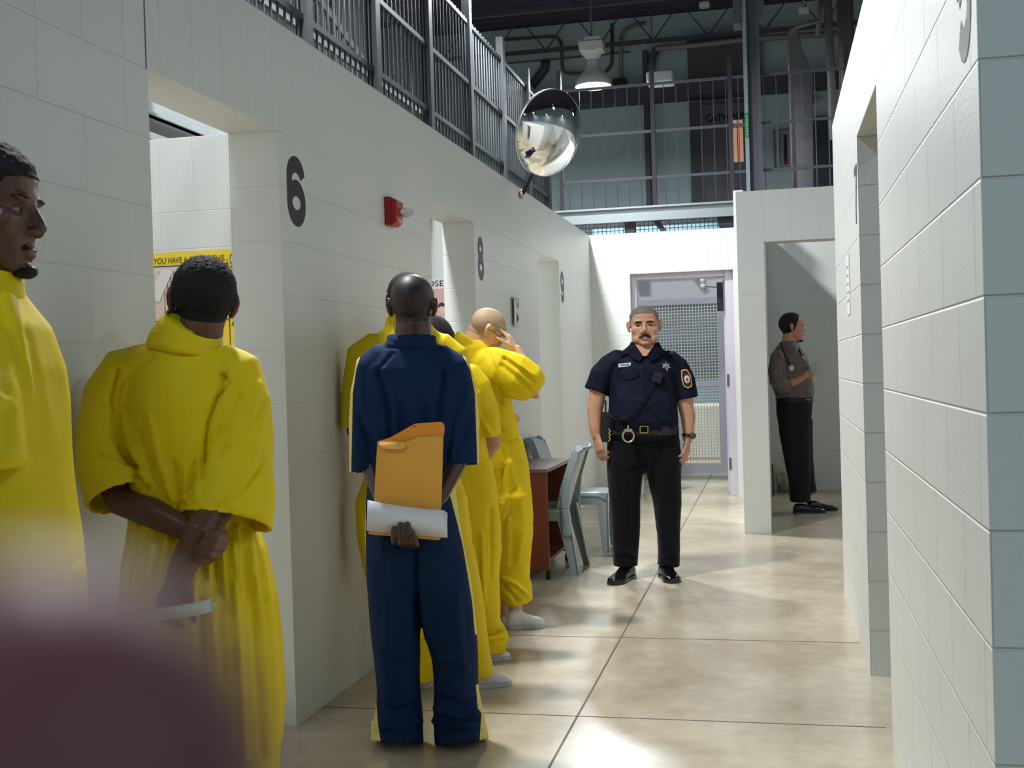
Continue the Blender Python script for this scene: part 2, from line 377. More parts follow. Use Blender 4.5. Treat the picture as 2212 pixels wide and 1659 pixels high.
put(text_part('sticker_lettering', 'CATWALK', (x-.052, 13.792, g0.z+.02), (0, 0, 1), (-1, 0, 0), .24, .026, mat('sticker_white', (200, 235, 220), .5)), st)
# catwalk behind the end wall
t = thing('catwalk_bridge', 'grey metal catwalk with steel grating crossing above the end wall', 'catwalk', (-1.2, 13.6, 3.0))
ch = MB(); ch.box(-2.5, -.36, 13.58, 13.62, 2.98, 3.15); ch.box(-2.5, -.36, 13.5, 13.62, 3.13, 3.15); ch.box(-2.5, -.36, 13.5, 13.62, 2.98, 3.0)
put(ch.build('edge_channel', mGalv), t)
gs = MB()
x = -2.5
while x < -.55: gs.box(x, x+.007, 13.8, 13.807, 2.55, 3.0); x += .05
z = 2.56
while z < 3.0: gs.box(-2.5, -.55, 13.79, 13.797, z, z+.007); z += .05
put(MB().box(-2.45, -.3, 16.4, 16.46, 2.4, 3.3).build('added_back_panel', mat('pale_teal_panel', (112, 140, 146), .5)), t)  # added panel that catches lamp light behind the grating
put(gs.build('grating', mSteel), t)
js = MB(); js.box(-1.66, -1.54, 13.64, 13.76, 2.5, 2.998); js.bar((-1.3, 13.7, 3.0), (-.95, 13.7, 2.5), .1, .06); js.box(-.58, -.36, 13.62, 16.4, 2.9, 3.03); js.box(-2.49, -2.42, 13.66, 16.4, 2.9, 3.03)
put(js.build('floor_beam', mSteelDk), t)
rb = MB(); x = -2.5
while x < .9: rb.tube([(x, 14.0, 3.03), (x, 14.0, 4.66)], .006, 6); x += .145
put(rb.build('railing_bars', mSteel), t)
rr = MB()
for z in (3.55, 4.1, 4.66): rr.bar((-2.5, 14.0, z), (.95, 14.0, z), .03, .03)
put(rr.build('rail', mSteel), t)
for x in (-2.45, -1.33, -.42, .9): put(MB().box(x-.025, x+.025, 13.97, 14.03, 3.03, 4.9).build('post', mSteelDk), t)
put(MB().box(-2.45, -.36, 14.04, 14.08, 2.98, 3.03).build('back_channel', mSteel), t)

# dark recess with catwalk door on the far wall
t = thing('catwalk_door', 'dark grey far door under black stencilled letters, with a lit orange pane', 'door', (-.85, 20, 3.2))
a = at_y(1495, 440, 19.98); b = at_y(1608, 222, 19.98)
put(MB().box(a.x, b.x, 19.93, 20.0, 3.2, b.z).build('door_leaf', mat('door_dark', (92, 90, 98), .6)), t)
fr = MB(); fr.box(a.x, a.x+.2, 19.9, 20.0, 3.2, b.z); fr.box(a.x, b.x+.02, 19.88, 20.0, b.z, b.z+.06); put(fr.build('door_frame', mSteelDk), t)
p = at_y(1583, 350, 19.9); q = at_y(1604, 258, 19.9)
pn = put(MB().box(p.x, q.x, 19.9, 19.935, p.z, q.z).build('lit_pane', mat('orange_glow', (240, 175, 140), .5, emit=.75)), t)
mu = MB(); mu.box((p.x+q.x)/2-.006, (p.x+q.x)/2+.006, 19.885, 19.9, p.z, q.z); mu.box(p.x, q.x, 19.885, 19.9, q.z-.13, q.z-.12); put(mu.build('glazing_bar', mBlack), pn)
l0 = at_y(1524, 264, 19.9)
put(text_part('door_lettering', 'CATWALK D', (l0.x, 19.925, l0.z), (1, 0, 0), (0, 0, 1), .8, .13, mBlack, bold=.03), t)
a = at_y(1488, 215, 19.9); b = at_y(1640, 72, 19.9)
tag(MB().box(a.x, b.x, 19.8, 19.99, a.z, b.z).build('dark_recess_panel', mat('recess_dark_brown', (88, 80, 84), .7)), 'dark brown-grey panel giving the dark of the recess above the catwalk door', 'panel')  # flat panel in place of a recess, its darkness put into the colour
a = at_y(1150, 205, 19.9); b = at_y(1488, 178, 19.9)
tag(MB().box(-4.6, 1.5, 19.5, 19.98, 5.75, 5.95).build('wall_beam', mSteelDk), 'dark level beam along the far wall behind the lamp', 'beam')
a = at_y(1675, 362, 19.9); b = at_y(1706, 280, 19.9)
t = thing('slot_window_panel', 'framed light panel with a narrow dark slot right of the steel column', 'panel', (a.x, 19.95, a.z))
put(MB().box(a.x, b.x, 19.93, 20, a.z, b.z).build('backing', mat('panel_light', (150, 148, 146), .6)), t)
fr = MB()
for bb in ((a.x-.02, a.x, a.z, b.z), (b.x, b.x+.02, a.z, b.z), (a.x-.02, b.x+.02, a.z-.02, a.z), (a.x-.02, b.x+.02, b.z, b.z+.02)): fr.box(bb[0], bb[1], 19.91, 20, bb[2], bb[3])
put(fr.build('frame', mSteel), t)
mid = a.x*.42+b.x*.58
put(MB().box(mid, mid+.05, 19.915, 19.93, a.z+.05, b.z-.07).build('slot', mBlack), t)
put(MB().box(mid+.005, mid+.045, 19.905, 19.915, a.z+.05, a.z+.14).build('red_tag', mat('dull_red', (120, 20, 30), .6)), t)
put(text_part('panel_lettering', 'CONTROL ROOM', (a.x+.1, 19.92, a.z+.06), (0, 0, 1), (-1, 0, 0), .5, .03, mSteelDk), t)
a = at_y(1757, 400, 19.9); b = at_y(1797, 250, 19.9)
tag(MB().box(a.x, b.x+.2, 19.85, 19.995, a.z-.8, b.z).build('dark_door', mat('far_door', (58, 66, 70), .6), bevel=.01), 'dark grey door on the far wall at the far right', 'door')
a = at_y(1756, 218, 19.8)
t = tag(MB().box(a.x-.03, a.x+.04, 19.8, 19.98, a.z, a.z+.12).build('red_alarm', mat('alarm_red_far', (150, 20, 45), .4), bevel=.008), 'tiny red alarm on the far wall right of the tapered column', 'alarm')
t = tag(MB().box(-2.02, -1.94, 19.7, 19.98, 3.3, 6.6).build('wall_column', mSteelDk), 'slim dark vertical steel strip on the far wall below the white box', 'column')
a = at_y(1340, 176, 19.8)
tag(MB().box(a.x-.12, a.x+.1, 19.7, 19.95, a.z-.08, a.z+.03).build('red_horn', mat('alarm_red_dk', (70, 18, 30), .5), bevel=.01), 'small dark red horn on the far wall right of the lamp shade', 'alarm')
# white box on wires
a = at_y(1400, 186, 15); b = at_y(1455, 158, 15)
t = thing('ceiling_box', 'white rectangular box hanging on a thin rod right of the lamp', 'box', (a.x, 15, a.z))
put(MB().box(a.x, b.x, 14.8, 15.15, a.z, b.z).build('case', mat('white_box', (205, 208, 205), .5), bevel=.02), t)
put(MB().tube([((a.x+b.x)/2-.1, 15, b.z), ((a.x+b.x)/2-.1, 15, H2)], .006, 6).build('hanging_rod', mSteelDk), t)
tag(MB().tube([(-2.9, 15.5, 6.7), (1.6, 16, 6.4)], .006, 5).build('cable', mSteelDk), 'thin cable slung under the roof near the lamp', 'cable')
for (x, y, s) in ((1522, 12, 'small white junction box under the roof left of the steel column'), (1736, 24, 'small white junction box under the roof right of the steel column')):
    p = at_y(x, y, 19)
    tag(MB().box(p.x-.08, p.x+.08, 18.9, 19.05, p.z-.04, p.z+.04).box(p.x-.01, p.x+.01, 18.96, 18.98, p.z+.04, H2+.05).build('junction_box', mHouse, bevel=.01), s, 'junction box')

# ------------------------------------------------------------------ barred cage above the cells
mCage = mat('cage_paint', (42, 45, 49), .6, spec=.25)
t = thing('barred_catwalk_cage', 'grey steel cage of vertical bars and rails standing behind the left wall top', 'cage', (-2.55, 7, 2.7))
ys = [2.6, 3.85, 5.05, 6.25, 7.45, 8.71, 9.97, 11.27, 12.5, 13.6]
for k, y in enumerate(ys): put(MB().box(-2.585, -2.515, y-.045, y+.045, 2.64, 4.58).build('post', mCage), t)
mBar = mat('bar_steel', (54, 57, 61), .5, .1)
for k in range(len(ys)-1):
    b = MB(); n = 13
    for j in range(1, n): yy = ys[k]+(ys[k+1]-ys[k])*j/n; b.tube([(-2.55, yy, 2.66), (-2.55, yy, 4.4)], .0075, 6, caps=False)
    put(b.build('bar_panel', mBar, smooth=True), t)
for z in (2.68, 3.33, 3.83, 4.36): put(MB().bar((-2.55, 2.6, z), (-2.55, 13.6, z), .03, .035).build('rail', mCage), t)
cw = MB().box(-4.3, -2.6, -9, 13.6, 2.9, 2.93); cw = None
t2 = thing('wire_mesh_fence', 'finer wire mesh fence behind the barred cage', 'fence', (-3.9, 8, 2.9))
b = MB(); y = 3
while y < 13.6: b.tube([(-3.9, y, 3.2), (-3.9, y, 5.6)], .004, 4, caps=False); y += .075
z = 4.3
while z < 5.6: b.tube([(-3.9, 3, z), (-3.9, 13.6, z)], .004, 4, caps=False); z += .075
put(b.build('wire_mesh', mSteelDk), t2)
for y in (3, 5.4, 7.8, 10.2, 12.6): put(MB().box(-3.93, -3.87, y-.03, y+.03, 3.24, 5.7).build('post', mSteelDk), t2)
for z in (4.3, 5.65): put(MB().bar((-3.9, 3, z), (-3.9, 13.6, z), .05, .05).build('rail', mSteelDk), t2)
put(MB().bar((-3.9, 6.0, 5.6), (-3.9, 11.5, 4.3), .05, .08).build('brace', mSteelDk), t2)
t3 = thing('upper_walkway', 'grey metal walkway edge seen over the cell through the first opening', 'walkway', (-4.3, 5, 3.2))
b = MB(); b.box(-4.25, -4.2, 2.5, 12, 3.16, 3.34); b.box(-4.3, -4.18, 2.5, 12, 3.32, 3.34); b.box(-4.3, -4.18, 2.5, 12, 3.16, 3.18); put(b.build('edge_channel', mGalv), t3)
put(MB().box(-5.6, -4.3, 2.5, 12, 3.2, 3.24).build('deck', mat('deck_grey', (150, 152, 152), .6)), t3)
put(MB().box(-4.26, -4.22, 2.5, 12, 3.0, 3.05).build('lower_channel', mGalv), t3)

# ------------------------------------------------------------------ stencilled numbers, signs
def stroke(pts, w, closed=False):     # thick 2D line -> quads
    P = [Vector((a, b, 0)) for a, b in pts]; n = len(P); L_, R_ = [], []
    for i in range(n):
        t = (P[(i+1) % n]-P[(i-1) % n]).normalized() if closed else (P[min(i+1, n-1)]-P[max(i-1, 0)]).normalized()
        nn = Vector((-t.y, t.x, 0)); L_.append(P[i]+nn*w/2); R_.append(P[i]-nn*w/2)
    return [(L_[i], L_[(i+1) % n], R_[(i+1) % n], R_[i]) for i in range(n if closed else n-1)]
def arc(cx, cy, rx, ry, a0, a1, n=24): return [(cx+rx*math.cos(math.radians(a0+(a1-a0)*i/n)), cy+ry*math.sin(math.radians(a0+(a1-a0)*i/n))) for i in range(n+1)]
def digit(d):
    w = .27; e = w/2
    if d == '6': return stroke(arc(.5, .31, .5-e, .31-e*.45, 0, 360, 40)[:-1], w, True)+stroke(arc(.5, .7, .5-e, .3-e*.45, 10, 180, 24)+[(e, .5), (e, .31)], w)
    if d == '9': return [tuple(Vector((1-p.x, 1-p.y, 0)) for p in q) for q in digit('6')]
    if d == '8': return stroke(arc(.5, .27, .5-e, .27-e*.4, 0, 360, 40)[:-1], w*.9, True)+stroke(arc(.5, .75, .46-e, .25-e*.4, 0, 360, 40)[:-1], w*.9, True)
    if d == '7': return stroke([(0, 1-e*.55), (1, 1-e*.55)], e*1.1)+stroke([(.84, .95), (.62, .6), (.45, .3), (.4, 0)], w)
    if d == '5': return stroke(arc(.5, .33, .5-e, .33-e*.45, -150, 120, 30)+[(e*1.1, .5)], w)+stroke([(e, .47), (e, 1)], w)+stroke([(.05, 1-e*.55), (.92, 1-e*.55)], e*1.1)
def number(d, org, ux, h, w, m, label):     # painted flat on the wall
    ux = Vector(ux); nrm = ux.cross(Vector((0, 0, 1))); V = []; Fc = []
    for k, q in enumerate(digit(d)):
        pp = [Vector(org)+ux*(p.x*w)+Vector((0, 0, p.y*h))+nrm*(.0012+k*1e-6) for p in q]
        if (pp[1]-pp[0]).cross(pp[2]-pp[1]).dot(nrm) < 0: pp = pp[::-1]
        n = len(V); V += pp; Fc.append((n, n+1, n+2, n+3))
    return tag(link('stencilled_number', mesh('number', V, Fc), m), label, 'number')
number('6', (XL, 4.118, 1.897), (0, 1, 0), .235, .175, mStencil, 'large black stencilled 6 on the left wall beside the first opening')
number('8', (XL, 7.02, 1.885), (0, 1, 0), .243, .155, mStencilGrey, 'faded grey stencilled 8 on the left wall beside the second opening')
number('9', (XL, 9.905, 1.888), (0, 1, 0), .243, .16, mStencilGrey, 'faded grey stencilled 9 on the left wall near the far corner')
number('7', (XR, 5.20, 1.88), (0, -1, 0), .24, .16, mStencil, 'black stencilled 7 seen edge-on beside the right wall opening')
number('5', (XR, 2.352, 1.862), (0, -1, 0), .24, .155, mat('stencil_gloss', (26, 26, 34), .25, bump=.004, bscale=260), 'glossy black stencilled 5 cut by the top edge, on the near right wall')
# arrow notice
t = thing('paper_notice', 'white paper notice with black arrow taped to left wall beside the 8', 'notice', (XL, 8.05, 1.7))
pb = MB(); pv = []
for i in range(9):
    u = i/8; yy = 7.93+.27*u; bow = .018*(1-u)**2+.002; pv.append((XL+bow, yy))
for i in range(8):
    n = len(pb.v); pb.v += [(pv[i][0], pv[i][1], 1.605), (pv[i+1][0], pv[i+1][1], 1.605), (pv[i+1][0], pv[i+1][1], 1.815), (pv[i][0], pv[i][1], 1.815)]; pb.f.append((n, n+1, n+2, n+3))
pp = put(pb.build('paper', mat('white_paper', (228, 228, 228), .7), smooth=True), t); so = pp.modifiers.new('thick', 'SOLIDIFY'); so.thickness = .0006
ar = MB(); X = XL+.0065
ar.prism([(X, yy, zz) for yy, zz in ((8.0, 1.655), (8.07, 1.655), (8.07, 1.63), (8.15, 1.672), (8.07, 1.714), (8.07, 1.69), (8.0, 1.69))], (.0006, 0, 0)); put(ar.build('arrow', mat('arrow_black', (55, 48, 62), .7)), t)
put(text_part('notice_lettering', 'Visitation', (X, 7.99, 1.745), (0, 1, 0), (0, 0, 1), .17, .05, mat('print_grey', (150, 150, 160), .7), depth=.0005), t)
t = thing('long_paper_notice', 'narrow white paper notice taped to right wall below the 7', 'notice', (XR, 5.75, 1.67))
put(MB().box(XR-.004, XR-.001, 5.66, 5.84, 1.52, 1.80).build('paper', mat('white_paper', (228, 228, 228), .7)), t)
ln = MB()
for k in range(5): ln.box(XR-.0048, XR-.004, 5.69, 5.81, 1.74-.04*k, 1.75-.04*k)
put(ln.build('printed_lines', mat('print_grey', (150, 150, 160), .7)), t)
# fire alarm
t = thing('fire_alarm_strobe', 'red wall fire alarm with clear strobe lens between the 6 and second opening', 'alarm', (XL, 5.31, 2.07))
rb = MB(); rb.prism([(XL, 5.25, 2.005), (XL, 5.365, 2.005), (XL, 5.365, 2.14), (XL, 5.25, 2.14)], (.03, 0, 0)); put(rb.build('back_box', mat('alarm_red', (165, 22, 32), .35), bevel=.006), t)
rb = MB(); rb.v = []; rb.prism([(XL+.03, 5.25, 2.0), (XL+.055, 5.26, 2.02), (XL+.06, 5.26, 2.12), (XL+.03, 5.25, 2.135)], (0, .1, 0)); put(rb.build('front_cover', MATS['alarm_red'], bevel=.004), t)
mLens = mat('clear_lens', (235, 240, 240), .08, trans=.7, spec=.8, bump=.004, bscale=120)
put(MB().ball((XL+.085, 5.33, 2.07), .03, sc=(1.15, 1.0, .8)).build('strobe_lens', mLens, smooth=True), t)
put(text_part('alarm_lettering', 'FIRE', (XL+.0605, 5.28, 2.018), (0, 1, 0), (0, 0, 1), .05, .016, mat('sign_white', (220, 220, 220), .5)), t)

# ------------------------------------------------------------------ posters in the cells
def poster(x0, x1, z0, z1, Y, first):
    t = thing('hand_drawn_poster', first[0], 'poster', ((x0+x1)/2, Y, z0)); W = x1-x0; Hh = z1-z0
    def bxx(nm, a, b, c, d, k, m, lab=None):
        o = put(MB().box(x0+W*a, x0+W*b, Y-.002-.0012*k, Y-.0008-.0012*k, z0+Hh*c, z0+Hh*d).build(nm, m), t)
        if lab: o['label'] = lab
        return o
    return t, W, Hh, bxx
mYel = mat('poster_yellow', (240, 210, 60), .6); mPW = mat('poster_white', (225, 222, 218), .7); mInk = mat('poster_ink', (40, 38, 70), .7); mPink = mat('poster_pink', (215, 170, 170), .7)
mCart = mat('cartoon_blue', (120, 180, 215), .7); mSkinP = mat('cartoon_skin', (225, 165, 140), .7)
x0, x1, z0, z1, Y = -3.36, -2.815, 1.36, 2.005, 5.85
t, W, Hh, bxx = poster(x0, x1, z0, z1, Y, ['yellow-bordered hand-drawn comic poster on the cell wall behind the first opening'])
bxx('sheet', 0, 1, 0, 1, 0, mYel)
bxx('drawing_panel', .02, .46, .42, .88, 1, mPW); bxx('drawing_panel', .47, .9, .42, .88, 1, mPW); bxx('drawing_panel', .06, .9, .08, .41, 1, mYel)
bk = MB(); rnd = random.Random(3)
for i in range(14):
    for j in range(7):
        bx0 = x0+W*(.03+.06*j+(.03 if i % 2 else 0)); bz = z0+Hh*(.43+.031*i)
        if bx0 < x0+W*.43: bk.box(bx0, bx0+W*.05, Y-.0045, Y-.0032, bz, bz+Hh*.022)
put(bk.build('brick_drawing', mat('brick_pink', (222, 190, 175), .7)), t)
ik = MB()
for i in range(7): ik.box(x0+W*(.2+.035*i), x0+W*(.2+.035*i)+.002, Y-.006, Y-.0045, z0+Hh*.45, z0+Hh*.84)
for a, b, c, d in ((.02, .9, .878, .886), (.02, .9, .412, .42), (.455, .462, .42, .88), (.895, .902, .08, .885), (.06, .066, .08, .42), (.06, .9, .08, .086)): ik.box(x0+W*a, x0+W*b, Y-.006, Y-.0045, z0+Hh*c, z0+Hh*d)
fg = [(x0+W*u, Y-.0075, z0+Hh*v) for u, v in ((.16, .43), (.2, .5), (.27, .5), (.3, .66), (.335, .72), (.37, .62), (.38, .45))]; ik.prism(fg, (0, .001, 0))
put(ik.build('ink_drawing', mInk), t)
put(MB().ball((x0+W*.27, Y-.003, z0+Hh*.3), .035, sc=(.9, .1, 1.1)).build('cartoon_face', mSkinP, smooth=True), t)
cp = MB(); cp.prism([(x0+W*u, Y-.009, z0+Hh*v) for u, v in ((.16, .35), (.34, .36), (.36, .4), (.25, .43), (.15, .4))], (0, .002, 0)); cp.prism([(x0+W*u, Y-.009, z0+Hh*v) for u, v in ((.1, .09), (.4, .09), (.36, .2), (.27, .23), (.16, .2))], (0, .002, 0))
put(cp.build('cartoon_cap_and_shirt', mCart), t)
fl = put(MB().prism([(x0+W*u, Y-.008, z0+Hh*v) for u, v in ((.02, .62), (.18, .86), (.3, .84), (.14, .58))], (0, .001, 0)).build('drawn_page', mPW), t)
mLet = mat('poster_lettering', (90, 80, 30), .7)
put(text_part('poster_lettering', 'YOU HAVE A CHOICE THIS...', (x0+.05, Y-.004, z0+Hh*.905), (1, 0, 0), (0, 0, 1), W*.81, Hh*.05, mLet, depth=.001), t)
put(text_part('poster_side_lettering', 'OR PRISON', (x1-.012, Y-.004, z0+Hh*.96), (0, 0, -1), (1, 0, 0), Hh*.6, .03, mat('side_ink', (60, 105, 90), .7), depth=.001), t)
for o in [o for o in COL.objects if o.name.startswith('poster_side_lettering')]: o.location.x -= .032
COL.objects.update() if hasattr(COL.objects, 'update') else None
sh = MB().box(-3.0, -2.815, 5.845, 5.848, 1.30, 1.355); tag(sh.build('paper_sheet', mPW), 'white paper sheet just below the yellow poster', 'paper')
x0, x1, z0, z1, Y = -2.83, -2.42, 1.42, 2.04, 8.75
t, W, Hh, bxx = poster(x0, x1, z0, z1, Y, ['pale pink hand-drawn poster on the cell wall behind the second opening'])
bxx('sheet', 0, 1, 0, 1, 0, mPW); bxx('drawing_panel', .05, .95, .3, .86, 1, mPink)
put(text_part('poster_lettering', 'CHOOSE THIS', (x0+.03, Y-.004, z0+Hh*.89), (1, 0, 0), (0, 0, 1), .5, .045, mInk, depth=.001), t)
cx = -2.505
put(MB().ball((cx, Y-.003, z0+Hh*.6), .035, sc=(.8, .1, 1.1)).build('cartoon_face', mat('cartoon_pale', (228, 190, 170), .7), smooth=True), t)
put(MB().ball((cx, Y-.0015, z0+Hh*.635), .036, sc=(.9, .12, .95)).build('cartoon_hair', mInk, smooth=True), t)
put(MB().prism([(cx+u, Y-.005, z0+Hh*.31+v) for u, v in ((-.06, 0), (.06, 0), (.05, .09), (.0, .12), (-.05, .09))], (0, .002, 0)).build('cartoon_shirt', mCart), t)

# ------------------------------------------------------------------ end doorway
mFrame = mat('door_frame_lilac', (196, 192, 204), .4)
t = thing('door_frame', 'pale lilac steel door frame set in the end wall', 'door frame', (-.87, 11.7, 0))
b = MB(); b.box(-1.374, -1.32, 11.68, 11.86, 0, 2.2212); b.box(-.45, -.366, 11.66, 11.86, 0, 2.2212); b.box(-1.32, -.45, 11.68, 11.86, 2.165, 2.2212)
put(b.build('frame', mFrame, bevel=.004), t)
for z in (1.08, .26): put(MB().box(-.452, -.43, 11.655, 11.662, z, z+.12).build('hinge', mat('hinge_steel', (120, 112, 110), .35, .7)), t)
t = thing('open_door_leaf', 'pale steel door leaf standing open at the right of the end doorway', 'door', (-.44, 11.86, 0))
b = MB(); b.box(-.475, -.43, 11.87, 12.85, .02, 2.15); put(b.build('leaf', mFrame, bevel=.004), t)
t = thing('door_closer', 'small metal door closer with arm at the top of the end doorway', 'door closer', (-.7, 12, 2.1))
p = at_y(1519, 615, 12.3)
put(MB().lathe([(0, -.05), (.035, -.05), (.035, -.01), (.028, 0), (.028, .02), (.035, .03), (.035, .06), (0, .06)], p).build('closer_body', mat('closer_metal', (190, 186, 182), .3, .5), smooth=True), t)
put(MB().bar(p+Vector((.03, 0, -.02)), at_y(1562, 622, 12.3), .012, .012).build('closer_arm', mSteelDk), t)
put(MB().box(-.55, -.43, 12.15, 12.3, 1.85, 2.14).build('closer_bracket', mSteelDk, bevel=.004), t)
# vestibule
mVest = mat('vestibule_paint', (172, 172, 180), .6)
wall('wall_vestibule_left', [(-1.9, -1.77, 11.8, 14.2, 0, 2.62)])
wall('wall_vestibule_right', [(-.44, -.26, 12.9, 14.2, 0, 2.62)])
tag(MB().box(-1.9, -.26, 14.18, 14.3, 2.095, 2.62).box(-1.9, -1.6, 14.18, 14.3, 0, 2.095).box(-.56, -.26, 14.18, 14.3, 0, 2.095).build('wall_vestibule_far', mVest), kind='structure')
t = thing('mesh_security_gate', 'grey steel security gate with square mesh beyond the end doorway', 'gate', (-1.08, 14.16, 0))
b = MB(); Yg = 14.15
for bb in ((-1.6, -1.48, 0.0, 2.1), (-.64, -.55, 0.0, 2.1), (-1.48, -.64, 2.03, 2.1), (-1.48, -.64, 0.0, .115), (-1.48, -.64, 1.04, 1.11)): b.box(bb[0], bb[1], Yg, Yg+.05, bb[2], bb[3])
put(b.build('gate_frame', mat('gate_grey', (150, 152, 162), .5)), t)
b = MB(); x = -1.48
while x < -.64: b.box(x, x+.009, Yg+.02, Yg+.028, .115, 2.03); x += .036
z = .115
while z < 2.03: b.box(-1.48, -.64, Yg+.011, Yg+.019, z, z+.009); z += .036
put(b.build('square_mesh', mat('mesh_pale', (186, 176, 176), .5)), t)
wall('wall_beyond_gate', [(-3.5, 2.5, 17.2, 17.35, 0, 2.7)], [block_mat('blue_block', (112, 146, 156))])
tag(MB().box(-1.2, -.7, 16.2, 16.8, 0, .75).build('storage_bin', mat('bin_pale', (205, 208, 190), .5), bevel=.04, bseg=3), 'pale bin half visible through the lower gate mesh', 'bin')
tag(MB().box(-.72, -.5, 15.6, 16.2, 0, .85).build('dark_cabinet', mat('cabinet_dark', (58, 66, 78), .5), bevel=.02), 'dark cabinet half visible behind the right part of the gate', 'cabinet')

# ------------------------------------------------------------------ convex mirror
mc = at(1188, 288, 8.2)
vw = (CAMP-mc).normalized(); nx = Vector((vw.x*.62+.73, vw.y*.62, vw.z*.62-.22)).normalized()
t = thing('convex_safety_mirror', 'round convex safety mirror on a black arm above the left wall', 'mirror', mc)
R_, rad = .455, .30; prof = []
hc = math.sqrt(R_*R_-rad*rad)
for i in range(25):
    a = math.asin(rad/R_)*i/24; prof.append((R_*math.sin(a), R_*math.cos(a)-hc))
put(MB().lathe(prof, mc, 64, nx).build('mirror_dome', mat('mirror_glass', (250, 250, 250), .015, 1), smooth=True), t)
put(MB().lathe([(rad, 0), (rad+.006, -.002), (rad+.006, -.022), (rad-.02, -.03), (0, -.035)], mc, 64, nx).build('mirror_rim', mat('rim_grey', (150, 150, 152), .3, .6), smooth=True), t)
mt = Vector((XL, 8.316, 2.578)); be = mc-nx*.04
put(MB().tube([mt+Vector((.02, 0, 0)), mt+Vector((.05, -.03, .03)), be+Vector((-.02, .0, -.12)), be], .016, 12).build('arm', mBlack, smooth=True), t)
put(MB().ball(mt+Vector((.02, 0, 0)), .03, sc=(.7, 1, 1.2)).build('wall_clamp', mat('clamp_metal', (170, 165, 155), .3, .8), smooth=True), t)

# ------------------------------------------------------------------ desk, chairs, bin
mWood = mat('desk_wood', (120, 58, 34), .4, var=.25, vscale=9)
def wood():
    m = MATS['desk_wood']; nt = m.node_tree
    for n in nt.nodes:
        if n.type == 'TEX_NOISE':
            mp = nt.nodes.new('ShaderNodeMapping'); mp.inputs['Scale'].default_value = (6, 6, .7); tc = [k for k in nt.nodes if k.type == 'TEX_COORD'][0]
            nt.links.new(tc.outputs['Object'], mp.inputs[0]); nt.links.new(mp.outputs[0], n.inputs['Vector'])
wood()
t = thing('desk', 'dark reddish-brown desk on casters against the left wall', 'desk', (-1.55, 7.2, 0))
yn, yf, zt = 7.07, 7.78, .665
put(MB().box(-1.765, -1.375, yn-.02, yf+.1, zt, zt+.025).build('desktop', mat('desk_top', (128, 96, 84), .3, var=.1), bevel=.004), t)
put(MB().box(-1.76, -1.385, yn, yn+.025, .06, zt).build('end_panel', mWood, bevel=.003), t)
put(MB().box(-1.76, -1.385, yf+.05, yf+.075, .06, zt).build('end_panel', mWood, bevel=.003), t)
put(MB().box(-1.768, -1.76, yn+.025, yf+.05, .2, zt).build('back_panel', mWood), t)
put(MB().box(-1.745, -1.395, yn+.025, yf+.05, .1, .12).build('foot_rail', mWood), t)
for y in (yn+.03, yf):
    cst = put(MB().tube([(-1.41, y, .027), (-1.385, y, .027)], .027, 14).build('caster', mBlack, smooth=False), t)
mPlast = mat('grey_plastic', (158, 174, 178), .32, spec=.5)
